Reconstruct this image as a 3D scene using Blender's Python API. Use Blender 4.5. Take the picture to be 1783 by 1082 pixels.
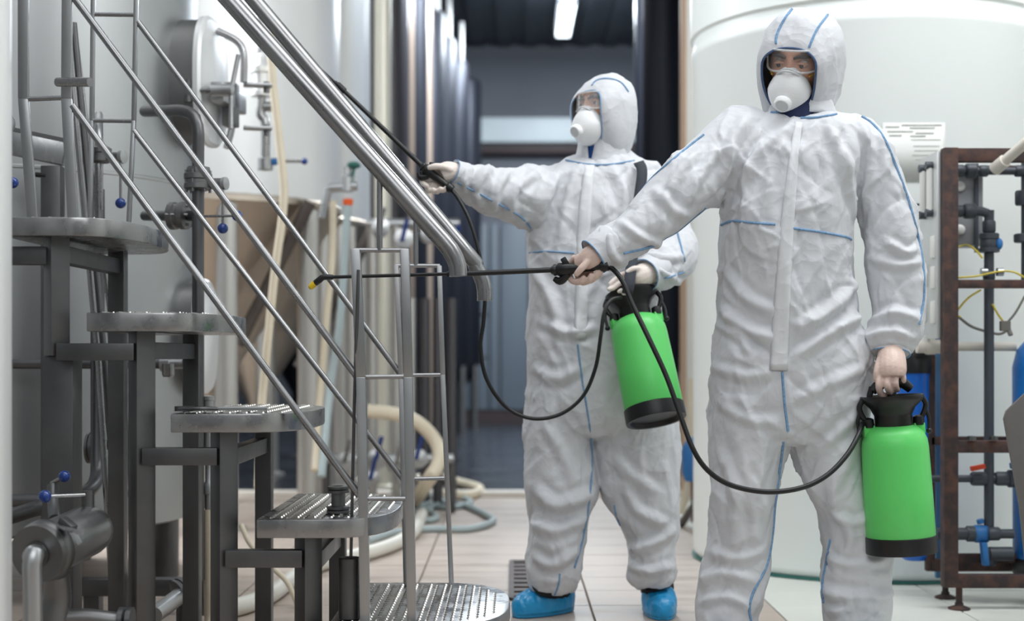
import bpy, bmesh, math, random
import numpy as np
from mathutils import Vector, Matrix, Euler
from mathutils.bvhtree import BVHTree

random.seed(7)
rng = np.random.default_rng(7)
for o in list(bpy.data.objects):
    bpy.data.objects.remove(o, do_unlink=True)
scn = bpy.context.scene
COL = scn.collection

# ------------------------------------------------------------------ camera
F = 2476.0; HZ = 620.0; CH = 0.84
cam_d = bpy.data.cameras.new('camera')
cam_d.sensor_width = 36; cam_d.lens = F * 36 / 1783
cam_d.shift_y = (HZ - 541) / 1783
cam_d.dof.use_dof = True; cam_d.dof.focus_distance = 3.85; cam_d.dof.aperture_fstop = 2.0
cam_d.clip_end = 100
cam = bpy.data.objects.new('camera', cam_d); COL.objects.link(cam)
cam.location = (0, 0, CH); cam.rotation_euler = (math.pi / 2, 0, 0)
scn.camera = cam

# ------------------------------------------------------------------ light
w = bpy.data.worlds.new('world'); scn.world = w; w.use_nodes = True
bg = w.node_tree.nodes['Background']
bg.inputs[0].default_value = (0.90, 0.96, 1.0, 1); bg.inputs[1].default_value = 0.56

def area(name, loc, target, sx, sy, power, col=(1, 1, 1)):
    l = bpy.data.lights.new(name, 'AREA'); l.shape = 'RECTANGLE'; l.size = sx; l.size_y = sy
    l.energy = power; l.color = col
    o = bpy.data.objects.new(name, l); COL.objects.link(o); o.location = loc
    o.rotation_euler = (Vector(target) - Vector(loc)).to_track_quat('-Z', 'Y').to_euler()
    return o
area('ceiling_lamp_bank', (0.6, 3.2, 4.6), (0.6, 4.2, 0), 4.0, 2.2, 92, (.97, .985, 1))
area('ceiling_lamp_bank_right', (2.2, 3.6, 3.9), (1.6, 5.6, .9), 2.0, 1.4, 62, (.97, .99, 1))
area('front_fill_light', (0.2, -1.2, 3.9), (0.3, 4.2, .5), 4.4, 1.6, 68, (.97, .985, 1))  # added fill behind the camera, brightens legs and front faces
area('side_window_light', (-3.2, 7.4, 3.6), (-1.2, 6.9, 1.6), 2.6, 2.4, 330, (.95, .98, 1))
area('cellar_fill_light', (1.0, 11.2, 4.5), (.6, 13.5, 0), 1.4, 1.2, 420, (.85, .93, 1))  # extra light added to lift the dark cellar, no fitting hangs here
area('cellar_lamp_light_far', (.6, 14.6, 4.45), (.6, 14.8, 0), .4, 1.4, 480, (.85, .93, 1))
scn.view_settings.view_transform = 'Standard'; scn.view_settings.look = 'None'
scn.view_settings.gamma = 1; scn.view_settings.use_curve_mapping = False
scn.view_settings.exposure = -0.14

# ------------------------------------------------------------------ helpers
def P(px, py, d):
    return Vector(((px - 891.5) / F * d, d, CH - (py - HZ) / F * d))
def lin(c):
    return tuple((x / 255 / 12.92 if x / 255 <= .04045 else ((x / 255 + .055) / 1.055) ** 2.4) for x in c)

MATS = {}
def mat(name, rgb, rough=.5, metal=0, var=0.0, vscale=6, stretch=None, bump=0.0, bscale=40, rvar=0.0,
        spec=None, trans=0.0, sub=0.0, coat=0.0, rust=None, emit=None, crumple=0.0):
    m = bpy.data.materials.new(name); m.use_nodes = True
    nt = m.node_tree; b = nt.nodes['Principled BSDF']
    c = lin(rgb) + (1,)
    b.inputs['Base Color'].default_value = c
    b.inputs['Roughness'].default_value = rough; b.inputs['Metallic'].default_value = metal
    if spec is not None: b.inputs['Specular IOR Level'].default_value = spec
    if trans: b.inputs['Transmission Weight'].default_value = trans
    if sub:
        b.inputs['Subsurface Weight'].default_value = sub
        b.inputs['Subsurface Radius'].default_value = (.02, .01, .008); b.inputs['Subsurface Scale'].default_value = .5
    if coat: b.inputs['Coat Weight'].default_value = coat
    if emit:
        b.inputs['Emission Color'].default_value = lin(emit[0]) + (1,); b.inputs['Emission Strength'].default_value = emit[1]
    tc = nt.nodes.new('ShaderNodeTexCoord'); mp = nt.nodes.new('ShaderNodeMapping')
    nt.links.new(tc.outputs['Object'], mp.inputs[0])
    if stretch: mp.inputs['Scale'].default_value = stretch
    if var or rvar or rust:
        n = nt.nodes.new('ShaderNodeTexNoise'); n.inputs['Scale'].default_value = vscale
        n.inputs['Detail'].default_value = 5; n.inputs['Roughness'].default_value = .6
        nt.links.new(mp.outputs[0], n.inputs[0])
    if var:
        r = nt.nodes.new('ShaderNodeMapRange')
        r.inputs[1].default_value = .25; r.inputs[2].default_value = .75
        r.inputs[3].default_value = 1 - var; r.inputs[4].default_value = 1 + var
        nt.links.new(n.outputs[0], r.inputs[0])
        mx = nt.nodes.new('ShaderNodeVectorMath'); mx.operation = 'SCALE'
        mx.inputs[0].default_value = c[:3]; nt.links.new(r.outputs[0], mx.inputs['Scale'])
        out = mx.outputs[0]
        nt.links.new(out, b.inputs['Base Color'])
    if rust:
        n2 = nt.nodes.new('ShaderNodeTexNoise'); n2.inputs['Scale'].default_value = vscale * 1.7
        n2.inputs['Detail'].default_value = 7; nt.links.new(mp.outputs[0], n2.inputs[0])
        cr = nt.nodes.new('ShaderNodeValToRGB')
        cr.color_ramp.elements[0].position = .42; cr.color_ramp.elements[0].color = c
        cr.color_ramp.elements[1].position = .66; cr.color_ramp.elements[1].color = lin(rust) + (1,)
        nt.links.new(n2.outputs[0], cr.inputs[0]); nt.links.new(cr.outputs[0], b.inputs['Base Color'])
    if rvar:
        r = nt.nodes.new('ShaderNodeMapRange'); r.inputs[1].default_value = .3; r.inputs[2].default_value = .7
        r.inputs[3].default_value = max(.02, rough - rvar); r.inputs[4].default_value = min(1, rough + rvar)
        nt.links.new(n.outputs[0], r.inputs[0]); nt.links.new(r.outputs[0], b.inputs['Roughness'])
    if bump:
        n3 = nt.nodes.new('ShaderNodeTexNoise'); n3.inputs['Scale'].default_value = bscale; n3.inputs['Detail'].default_value = 4
        nt.links.new(mp.outputs[0], n3.inputs[0])
        bp = nt.nodes.new('ShaderNodeBump'); bp.inputs['Strength'].default_value = bump; bp.inputs['Distance'].default_value = .005
        nt.links.new(n3.outputs[0], bp.inputs['Height']); nt.links.new(bp.outputs[0], b.inputs['Normal'])
    if crumple:
        nd = nt.nodes.new('ShaderNodeTexNoise'); nd.inputs['Scale'].default_value = 9; nd.inputs['Detail'].default_value = 2
        nt.links.new(mp.outputs[0], nd.inputs[0])
        ad = nt.nodes.new('ShaderNodeVectorMath'); ad.operation = 'MULTIPLY_ADD'
        ad.inputs[1].default_value = (.12, .12, .12)
        nt.links.new(nd.outputs['Color'], ad.inputs[0]); nt.links.new(mp.outputs[0], ad.inputs[2])
        hs = []
        for sc_, wgt in ((15, 1.0), (38, .40)):
            v = nt.nodes.new('ShaderNodeTexVoronoi'); v.feature = 'F1'; v.inputs['Scale'].default_value = sc_
            nt.links.new(ad.outputs[0], v.inputs['Vector'])
            mm = nt.nodes.new('ShaderNodeMath'); mm.operation = 'MULTIPLY'; mm.inputs[1].default_value = wgt
            sq = nt.nodes.new('ShaderNodeMath'); sq.operation = 'POWER'; sq.inputs[1].default_value = 2; nt.links.new(v.outputs['Distance'], sq.inputs[0])
            nt.links.new(sq.outputs[0], mm.inputs[0]); hs.append(mm)
        sm = nt.nodes.new('ShaderNodeMath'); sm.operation = 'ADD'
        nt.links.new(hs[0].outputs[0], sm.inputs[0]); nt.links.new(hs[1].outputs[0], sm.inputs[1])
        nf = nt.nodes.new('ShaderNodeTexNoise'); nf.inputs['Scale'].default_value = 320
        nt.links.new(tc.outputs['Object'], nf.inputs[0])
        mf = nt.nodes.new('ShaderNodeMath'); mf.operation = 'MULTIPLY_ADD'; mf.inputs[1].default_value = .035
        nt.links.new(nf.outputs[0], mf.inputs[0]); nt.links.new(sm.outputs[0], mf.inputs[2])
        bp = nt.nodes.new('ShaderNodeBump'); bp.inputs['Strength'].default_value = crumple; bp.inputs['Distance'].default_value = .012
        nt.links.new(mf.outputs[0], bp.inputs['Height']); nt.links.new(bp.outputs[0], b.inputs['Normal'])
    MATS[name] = m
    return m

mat('steel', (182, 183, 184), .34, 1, var=.10, vscale=5, stretch=(1, 1, .25), rvar=.10, bump=.06, bscale=60)
mat('steel_tube', (160, 160, 161), .28, 1, var=.08, vscale=8, rvar=.08)
mat('steel_dark', (110, 110, 111), .42, 1, var=.16, vscale=7, rvar=.10, bump=.05)
mat('tank_steel', (176, 178, 179), .42, 1, var=.05, vscale=3, stretch=(1, 1, .2), rvar=.06, bump=.05, bscale=30)
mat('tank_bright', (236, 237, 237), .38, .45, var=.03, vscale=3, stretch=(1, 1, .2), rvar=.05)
mat('cone_steel', (204, 192, 178), .42, 1, var=.10, vscale=4)  # beige base colour paints in the floor's reflection on the cones
mat('brace_dark', (92, 84, 80), .5, .4, var=.15, vscale=8)
mat('cast_metal', (130, 130, 130), .48, 1, var=.10, vscale=9)
mat('tread_steel', (166, 166, 166), .30, 1, var=.18, vscale=14, rvar=.12)
mat('grip_steel', (210, 207, 202), .25, 1, var=.1, vscale=20)
mat('blue_knob', (14, 56, 132), .22, 0, coat=.4, var=.05)
mat('suit', (211, 213, 217), .62, 0, var=.015, vscale=9, crumple=.30, spec=.35)
mat('suit_flap', (220, 222, 225), .6, 0, crumple=.22, var=.01)
mat('seam_blue', (122, 158, 194), .8, 0, var=.35, vscale=160)
mat('rim_blue', (66, 88, 122), .7, 0, var=.35, vscale=160)
mat('glove', (222, 196, 184), .42, 0, var=.06, vscale=30, sub=.15, bump=.25, bscale=140)
mat('glove_pale', (234, 222, 214), .45, 0, var=.05, vscale=30, sub=.15, bump=.2, bscale=120)
mat('skin', (214, 162, 138), .5, 0, var=.06, vscale=30, sub=.12)
mat('hair_dark', (52, 40, 34), .6, 0, var=.3, vscale=90)
mat('hair_ginger', (176, 118, 74), .6, 0, var=.3, vscale=90)
mat('eye_white', (214, 208, 204), .25, 0, var=.03)
mat('eye_dark', (40, 36, 36), .2, 0, var=.05)
mat('mask_white', (240, 241, 242), .7, 0, var=.01, bump=.12, bscale=180)
mat('valve_grey', (206, 208, 210), .5, 0, var=.03)
mat('strap_yellow', (222, 178, 74), .6, 0, var=.08)
mat('navy', (30, 42, 78), .85, 0, var=.12, vscale=60)
mat('bright_navy', (26, 74, 140), .85, 0, var=.12, vscale=60)
mat('black_plastic', (20, 20, 22), .38, 0, var=.15, vscale=20)
mat('black_rubber', (16, 16, 18), .42, 0, var=.12)
mat('black_fabric', (22, 22, 24), .9, 0, var=.2, vscale=60)
mat('webbing', (58, 62, 70), .85, 0, var=.12, vscale=90)
mat('green_plastic', (100, 216, 110), .36, 0, var=.035, vscale=5, sub=.05, bump=.05, bscale=200)
mat('nozzle_yellow', (232, 196, 40), .4, 0, var=.05)
mat('shoe_cover', (34, 148, 204), .28, 0, var=.10, vscale=14, bump=.8, bscale=34)
mat('white_tank', (243, 248, 246), .42, 0, var=.012, vscale=2, spec=.4)
mat('white_wall', (240, 241, 238), .8, 0, var=.015, vscale=2)
mat('front_wall', (206, 208, 210), .85, 0, var=.03, vscale=2)
mat('grey_wall', (160, 162, 164), .85, 0, var=.03, vscale=2)
mat('rust_frame', (58, 48, 48), .7, .2, rust=(88, 62, 54), vscale=16, bump=.25, bscale=70)
mat('rust_base', (112, 66, 48), .75, .1, rust=(70, 44, 38), vscale=14, bump=.25, bscale=70)
mat('pvc_dark', (62, 68, 76), .45, 0, var=.08, vscale=10)
mat('pvc_cream', (214, 208, 198), .45, 0, var=.04)
mat('pvc_white', (226, 226, 222), .45, 0, var=.03)
mat('blue_housing', (20, 98, 196), .30, 0, var=.05, vscale=5)
mat('blue_vessel', (28, 112, 190), .32, 0, var=.12, vscale=16, bump=.15, bscale=60)
mat('blue_valve', (44, 112, 176), .5, 0, var=.1)
mat('blue_rail', (86, 130, 168), .5, .3, var=.1)
mat('box_grey', (150, 152, 156), .5, .4, var=.04)
mat('panel_white', (206, 208, 208), .35, .5, var=.06, vscale=7)
mat('cable_yellow', (206, 186, 60), .6, 0, var=.2, vscale=50)
mat('cable_grey', (120, 118, 112), .6, 0, var=.1)
mat('orange', (226, 92, 34), .5, 0, var=.05)
mat('red_lever', (206, 66, 34), .45, 0, var=.06)
mat('green_valve', (32, 92, 84), .5, 0, var=.1)
mat('hose_cream', (226, 214, 190), .5, 0, var=.05)
mat('hose_blue', (164, 178, 180), .5, 0, var=.05)
mat('hose_white', (224, 222, 212), .5, 0, var=.05)
mat('tile_beige', (182, 168, 157), .42, 0, var=.22, vscale=5, stretch=(.6, 2.2, 1), rvar=.12, bump=.08, bscale=25)
mat('tile_pale', (214, 216, 208), .40, 0, var=.05, vscale=4, rvar=.10, bump=.05)
mat('grout', (142, 136, 128), .9, 0, var=.1)
mat('drain_metal', (70, 58, 54), .55, .1, var=.4, vscale=12)
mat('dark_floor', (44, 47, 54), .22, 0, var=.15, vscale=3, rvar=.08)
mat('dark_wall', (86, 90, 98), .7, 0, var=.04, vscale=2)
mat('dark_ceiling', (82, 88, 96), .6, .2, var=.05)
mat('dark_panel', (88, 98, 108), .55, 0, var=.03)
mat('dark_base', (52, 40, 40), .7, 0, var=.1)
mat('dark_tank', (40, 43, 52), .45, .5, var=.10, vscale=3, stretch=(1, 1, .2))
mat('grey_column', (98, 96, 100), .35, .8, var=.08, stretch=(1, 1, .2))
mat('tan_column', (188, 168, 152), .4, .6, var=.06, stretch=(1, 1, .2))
mat('cream_column', (232, 228, 214), .4, .4, var=.03, stretch=(1, 1, .2))
mat('leg_steel', (206, 204, 200), .36, .8, var=.06, stretch=(1, 1, .3))
mat('threshold', (226, 220, 210), .6, 0, var=.05)
mat('pale_panel', (190, 200, 204), .5, 0, var=.03)
mat('lamp_glow', (236, 246, 250), .4, 0, emit=((236, 248, 255), 4.0))
mat('trim_tan', (190, 160, 136), .6, 0, var=.05)
mat('paper', (222, 224, 221), .8, 0, var=.01)
mat('ink', (168, 168, 162), .9, 0, var=.3, vscale=60)
mat('grey_plate', (112, 108, 106), .5, .5, var=.08, vscale=6)

def glass_mat(name, tint, opacity, rough):
    m = bpy.data.materials.new(name); m.use_nodes = True; nt = m.node_tree
    for n in list(nt.nodes): nt.nodes.remove(n)
    out = nt.nodes.new('ShaderNodeOutputMaterial'); mx = nt.nodes.new('ShaderNodeMixShader')
    tr = nt.nodes.new('ShaderNodeBsdfTransparent'); tr.inputs[0].default_value = lin(tint) + (1,)
    gl = nt.nodes.new('ShaderNodeBsdfPrincipled'); gl.inputs['Base Color'].default_value = (.85, .87, .88, 1)
    gl.inputs['Roughness'].default_value = rough
    ns = nt.nodes.new('ShaderNodeTexNoise'); ns.inputs['Scale'].default_value = 14
    mr = nt.nodes.new('ShaderNodeMapRange'); mr.inputs[3].default_value = opacity * .7; mr.inputs[4].default_value = opacity * 1.3
    nt.links.new(ns.outputs[0], mr.inputs[0]); nt.links.new(mr.outputs[0], mx.inputs[0])
    nt.links.new(tr.outputs[0], mx.inputs[1]); nt.links.new(gl.outputs[0], mx.inputs[2]); nt.links.new(mx.outputs[0], out.inputs[0])
    MATS[name] = m
glass_mat('lens', (250, 250, 250), .10, .08)
glass_mat('lens_frosted', (250, 250, 250), .26, .2)
glass_mat('lens_rim', (245, 245, 245), .55, .15)

def tag(o, label=None, cat=None, group=None, kind=None):
    if label: o['label'] = label
    if cat: o['category'] = cat
    if group: o['group'] = group
    if kind: o['kind'] = kind
    return o
def thing(name, label, cat, loc=(0, 0, 0), group=None):
    o = bpy.data.objects.new(name, None); COL.objects.link(o); o.location = loc
    o.empty_display_size = .1
    return tag(o, label, cat, group)

def basis(axis, up=(0, 0, 1)):
    a = Vector(axis).normalized(); u = Vector(up)
    if abs(a.dot(u.normalized())) > .98: u = Vector((0, 1, 0))
    x = u.cross(a).normalized(); y = a.cross(x).normalized()
    return x, y, a

def catmull(pts, n):
    """resample a polyline of tuples (any dimension) smoothly"""
    p = np.array(pts, float); k = len(p)
    if k < 3: 
        t = np.linspace(0, 1, n)[:, None]; return p[0] * (1 - t) + p[-1] * t
    q = np.vstack([2 * p[0] - p[1], p, 2 * p[-1] - p[-2]])
    d = np.linalg.norm(np.diff(p[:, :3], axis=0), axis=1); c = np.concatenate([[0], np.cumsum(d)]); s = np.linspace(0, c[-1], n)
    out = []
    for t in s:
        i = min(np.searchsorted(c, t, side='right') - 1, k - 2); i = max(i, 0)
        u = (t - c[i]) / max(d[i], 1e-9)
        a, b, e, f = q[i], q[i + 1], q[i + 2], q[i + 3]
        out.append(.5 * (2 * b + (e - a) * u + (2 * a - 5 * b + 4 * e - f) * u * u + (3 * b - a - 3 * e + f) * u ** 3))
    return np.array(out)

class MB:
    def __init__(s): s.v = []; s.f = []
    def add(s, v, f):
        n = len(s.v); s.v += [tuple(x) for x in v]; s.f += [tuple(i + n for i in q) for q in f]; return s
    def box(s, c, size, rot=0):
        c = Vector(c); x, y, z = [k / 2 for k in size]; R = Matrix.Rotation(rot, 3, 'Z')
        v = [c + R @ Vector((i * x, j * y, k * z)) for k in (-1, 1) for j in (-1, 1) for i in (-1, 1)]
        return s.add(v, [(0, 2, 3, 1), (4, 5, 7, 6), (0, 1, 5, 4), (2, 6, 7, 3), (0, 4, 6, 2), (1, 3, 7, 5)])
    def beam(s, a, b, w, h, up=(0, 0, 1), roll=0):
        a = Vector(a); b = Vector(b); x, y, z = basis(b - a, up)
        if roll:
            c_, s_ = math.cos(roll), math.sin(roll); x, y = x * c_ + y * s_, y * c_ - x * s_
        v = [p + x * (i * w / 2) + y * (j * h / 2) for p in (a, b) for (i, j) in ((-1, -1), (1, -1), (1, 1), (-1, 1))]
        return s.add(v, [(3, 2, 1, 0), (4, 5, 6, 7), (0, 1, 5, 4), (1, 2, 6, 5), (2, 3, 7, 6), (3, 0, 4, 7)])
    def tube(s, pts, r, n=12, samples=None, closed=False, cap=True):
        pts = [tuple(p) for p in pts]
        if not hasattr(r, '__len__'): r = [r] * len(pts)
        arr = [p + (q,) for p, q in zip(pts, r)]
        if closed:
            arr = arr + [arr[0]]
        if samples: arr = catmull(arr, samples)
        arr = np.array(arr, float)
        if closed: arr = arr[:-1]
        k = len(arr); c = arr[:, :3]
        if closed:
            T = np.roll(c, -1, 0) - np.roll(c, 1, 0)
        else:
            T = np.gradient(c, axis=0)
        T /= np.linalg.norm(T, axis=1)[:, None] + 1e-12
        x, y, _ = basis(T[0]); x = np.array(x)
        vs = []
        for i in range(k):
            x = x - T[i] * x.dot(T[i]); x /= np.linalg.norm(x) + 1e-12; yy = np.cross(T[i], x)
            for j in range(n):
                a = 2 * math.pi * j / n
                vs.append(c[i] + arr[i, 3] * (math.cos(a) * x + math.sin(a) * yy))
        fs = []
        for i in range(k if closed else k - 1):
            i2 = (i + 1) % k
            for j in range(n):
                j2 = (j + 1) % n
                fs.append((i * n + j, i * n + j2, i2 * n + j2, i2 * n + j))
        if cap and not closed:
            fs.append(tuple(range(n - 1, -1, -1))); fs.append(tuple((k - 1) * n + j for j in range(n)))
        return s.add(vs, fs)
    def cyl(s, a, b, r, r2=None, n=20, cap=True):
        return s.tube([a, b], [r, r if r2 is None else r2], n, cap=cap)
    def lathe(s, origin, axis, prof, n=32, up=(0, 0, 1)):
        """prof: list of (radius, distance along the axis)"""
        o = Vector(origin); x, y, z = basis(axis, up); vs = []; fs = []
        for (r, t) in prof:
            for j in range(n):
                a = 2 * math.pi * j / n
                vs.append(o + z * t + x * (r * math.cos(a)) + y * (r * math.sin(a)))
        k = len(prof)
        for i in range(k - 1):
            for j in range(n):
                j2 = (j + 1) % n
                fs.append((i * n + j, i * n + j2, (i + 1) * n + j2, (i + 1) * n + j))
        if prof[0][0] > 1e-6: fs.append(tuple(range(n - 1, -1, -1)))
        if prof[-1][0] > 1e-6: fs.append(tuple((k - 1) * n + j for j in range(n)))
        return s.add(vs, fs)
    def sphere(s, c, r, n=16, rz=None):
        if not hasattr(r, '__len__'): r = (r, r, r)
        vs = []; fs = []; m = n // 2
        for i in range(m + 1):
            t = math.pi * i / m
            for j in range(n):
                a = 2 * math.pi * j / n
                vs.append((c[0] + r[0] * math.sin(t) * math.cos(a), c[1] + r[1] * math.sin(t) * math.sin(a), c[2] + r[2] * math.cos(t)))
        for i in range(m):
            for j in range(n):
                j2 = (j + 1) % n
                fs.append((i * n + j, (i + 1) * n + j, (i + 1) * n + j2, i * n + j2))
        return s.add(vs, fs)
    def prism(s, poly, z0, z1):
        n = len(poly); v = [(p[0], p[1], z0) for p in poly] + [(p[0], p[1], z1) for p in poly]
        f = [tuple(range(n - 1, -1, -1)), tuple(range(n, 2 * n))] + [(i, (i + 1) % n, (i + 1) % n + n, i + n) for i in range(n)]
        return s.add(v, f)
    def extrude(s, pts, vec):
        """planar loop of points in space swept along vec"""
        n = len(pts); v = [Vector(p) for p in pts] + [Vector(p) + Vector(vec) for p in pts]
        f = [tuple(range(n - 1, -1, -1)), tuple(range(n, 2 * n))] + [(i, (i + 1) % n, (i + 1) % n + n, i + n) for i in range(n)]
        return s.add(v, f)
    def loft(s, secs, n=28, samples=None, e=2.0):
        """secs: (cx, cy, cz, rx, ry) horizontal ellipses"""
        a = catmull(secs, samples) if samples else np.array(secs, float); vs = []; fs = []
        for (cx, cy, cz, rx, ry) in a:
            for j in range(n):
                t = 2 * math.pi * j / n; c, q = math.cos(t), math.sin(t)
                vs.append((cx + rx * math.copysign(abs(c) ** (2 / e), c), cy + ry * math.copysign(abs(q) ** (2 / e), q), cz))
        k = len(a)
        for i in range(k - 1):
            for j in range(n):
                j2 = (j + 1) % n; fs.append((i * n + j, i * n + j2, (i + 1) * n + j2, (i + 1) * n + j))
        fs.append(tuple(range(n - 1, -1, -1))); fs.append(tuple((k - 1) * n + j for j in range(n)))
        return s.add(vs, fs)
    def xf(s, M):
        s.v = [tuple(M @ Vector(p)) for p in s.v]; return s
    def mesh(s, name='m'):
        me = bpy.data.meshes.new(name); me.from_pydata(s.v, [], s.f)
        bm = bmesh.new(); bm.from_mesh(me); bmesh.ops.recalc_face_normals(bm, faces=bm.faces); bm.to_mesh(me); bm.free()
        return me
    def build(s, name, m, parent=None, angle=38, bevel=0, flat=False):
        me = s.mesh(name)
        return link(name, me, m, parent, angle, bevel, flat)

def link(name, me, m, parent=None, angle=38, bevel=0, flat=False):
    if bevel:
        bm = bmesh.new(); bm.from_mesh(me)
        ed = [e for e in bm.edges if len(e.link_faces) == 2 and e.calc_face_angle(0) > .6]
        bmesh.ops.bevel(bm, geom=ed, offset=bevel, segments=2, affect='EDGES', profile=.6)
        bm.to_mesh(me); bm.free()
    if not flat:
        me.polygons.foreach_set('use_smooth', [True] * len(me.polygons))
        if angle: me.set_sharp_from_angle(angle=math.radians(angle))
    me.materials.append(MATS[m] if isinstance(m, str) else m)
    o = bpy.data.objects.new(name, me); COL.objects.link(o)
    if parent is not None:
        o.parent = parent
        L = Matrix.Translation(-parent.location) if parent.type == 'EMPTY' else Matrix.Identity(4)
        o.matrix_parent_inverse = L
    return o

def remesh(mb, voxel, smooth=2):
    me = mb.mesh('tmp'); o = bpy.data.objects.new('tmp', me); COL.objects.link(o)
    r = o.modifiers.new('r', 'REMESH'); r.mode = 'VOXEL'; r.voxel_size = voxel
    if smooth:
        sm = o.modifiers.new('s', 'SMOOTH'); sm.factor = .5; sm.iterations = smooth
    dg = bpy.context.evaluated_depsgraph_get(); ev = o.evaluated_get(dg)
    out = bpy.data.meshes.new_from_object(ev)
    bpy.data.objects.remove(o, do_unlink=True); bpy.data.meshes.remove(me)
    return out
def np_verts(me):
    a = np.empty(len(me.vertices) * 3); me.vertices.foreach_get('co', a); return a.reshape(-1, 3)
def np_norms(me):
    a = np.empty(len(me.vertices) * 3); me.vertices.foreach_get('normal', a); return a.reshape(-1, 3)
def set_verts(me, v):
    me.vertices.foreach_set('co', v.astype(np.float32).ravel()); me.update()
def bvh_of(me):
    return BVHTree.FromPolygons([v.co.copy() for v in me.vertices], [tuple(p.vertices) for p in me.polygons])

_perm = rng.permutation(256); _perm = np.concatenate([_perm, _perm, _perm]); _grad = rng.normal(size=(256, 3)); _grad /= np.linalg.norm(_grad, axis=1)[:, None]
def noise(p):
    i = np.floor(p).astype(int); f = p - i; u = f * f * f * (f * (f * 6 - 15) + 10); i &= 255
    def g(dx, dy, dz):
        h = _perm[_perm[_perm[(i[:, 0] + dx) & 255] + ((i[:, 1] + dy) & 255)] + ((i[:, 2] + dz) & 255)]
        return (_grad[h] * (f - np.array([dx, dy, dz]))).sum(1)
    def mixx(a, b, t): return a + (b - a) * t
    x0 = mixx(g(0, 0, 0), g(1, 0, 0), u[:, 0]); x1 = mixx(g(0, 1, 0), g(1, 1, 0), u[:, 0])
    x2 = mixx(g(0, 0, 1), g(1, 0, 1), u[:, 0]); x3 = mixx(g(0, 1, 1), g(1, 1, 1), u[:, 0])
    return mixx(mixx(x0, x1, u[:, 1]), mixx(x2, x3, u[:, 1]), u[:, 2])

def hit(bvh, px, py, d):
    """the point of a surface seen at this picture position (or the nearest one to it)"""
    o = Vector((0, 0, CH)); t = P(px, py, d); r = bvh.ray_cast(o, (t - o).normalized())
    if r[0] is not None: return r[0], r[1]
    n = bvh.find_nearest(t); return n[0], n[1]

def seam(name, bvh, pts, d, parent, r=.0036, m='seam_blue'):
    q = catmull([(a, b, 0) for a, b in pts], max(6, 5 * len(pts))); out = []
    for a, b, _ in q:
        p, n = hit(bvh, a, b, d); out.append(p + n * .001)
    out = np.array([tuple(x) for x in out])
    for _ in range(2): out[1:-1] = (out[:-2] + 2 * out[1:-1] + out[2:]) / 4
    return MB().tube([tuple(x) for x in out], r, 6).build(name, m, parent)

def flap(name, bvh, L, R, d, parent, m='suit_flap', off=.005):
    k = 36; nl = 7; L = catmull([(a, b, 0) for a, b in L], k); R = catmull([(a, b, 0) for a, b in R], k); vs = []
    for i in range(k):
        for j in range(nl):
            t = j / (nl - 1); p = L[i] * (1 - t) + R[i] * t; h, n = hit(bvh, p[0], p[1], d)
            e = off if 0 < j < nl - 1 else -.002
            vs.append(h + Vector((0, -e, 0)))
    v = np.array([tuple(x) for x in vs]).reshape(k, nl, 3)
    for _ in range(3): v[1:-1] = (v[:-2] + 2 * v[1:-1] + v[2:]) / 4
    fs = [(i * nl + j, i * nl + j + 1, (i + 1) * nl + j + 1, (i + 1) * nl + j) for i in range(k - 1) for j in range(nl - 1)]
    mb = MB(); mb.add(v.reshape(-1, 3), fs); o = mb.build(name, m, parent, angle=60)
    s = o.modifiers.new('thick', 'SOLIDIFY'); s.thickness = .002
    return o

# ================================================================== THE SETTING
def struct(name, mb, m, parent=None, **k):
    o = mb.build(name, m, parent, **k)
    if parent is None: o['kind'] = 'structure'
    return o
DD = 8.4          # where the brewing hall ends and the dark cellar begins
floor = struct('floor', MB().box((0, 2.6, -.06), (8.4, 12.2, .1)), 'grout')
floor['label'] = 'floor of the hall with beige and pale tiles'
# each tile is a piece of its own
TW, TD = .608, .304
tm = {}
for kind in ('tile_beige', 'tile_pale'):
    mb = MB(); mb.box((0, 0, -.006), (TW - .006, TD - .005, .012)); me = mb.mesh('tile')
    bm = bmesh.new(); bm.from_mesh(me)
    bmesh.ops.bevel(bm, geom=[e for e in bm.edges if all(v.co.z > -.001 for v in e.verts)], offset=.0015, segments=1, affect='EDGES')
    bm.to_mesh(me); bm.free(); me.materials.append(MATS[kind]); tm[kind] = me
for i in range(-5, 6):
    for j in range(-11, 15):
        x = -.345 + TW * (i + .5); y = 3.87 + TD * (j + .5)
        if abs(x) > max(.40 * y + .5, 1.7): continue
        o = bpy.data.objects.new('tile', tm['tile_pale' if x > .75 else 'tile_beige']); COL.objects.link(o)
        o.location = (x, y, random.uniform(-.0006, .0006)); o.parent = floor
        o.rotation_euler = (0, 0, math.pi * random.randint(0, 1))
# threshold strip
struct('trim_1', MB().box((.1, 8.46, .012), (4.4, .12, .05)), 'threshold', bevel=.006)
# cellar floor, walls and ceiling
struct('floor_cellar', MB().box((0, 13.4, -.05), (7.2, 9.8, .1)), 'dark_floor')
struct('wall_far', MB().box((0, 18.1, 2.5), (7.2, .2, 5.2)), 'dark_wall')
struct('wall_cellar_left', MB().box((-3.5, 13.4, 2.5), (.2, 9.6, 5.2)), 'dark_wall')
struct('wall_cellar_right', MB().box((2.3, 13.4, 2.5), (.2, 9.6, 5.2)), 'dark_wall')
ce = MB()
for k in range(36):
    x = -3.4 + k * .165
    ce.box((x, 13.4, 4.80 + (.03 if k % 2 else 0)), (.165, 9.6, .1))
struct('ceiling', ce, 'dark_ceiling', angle=20)
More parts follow.
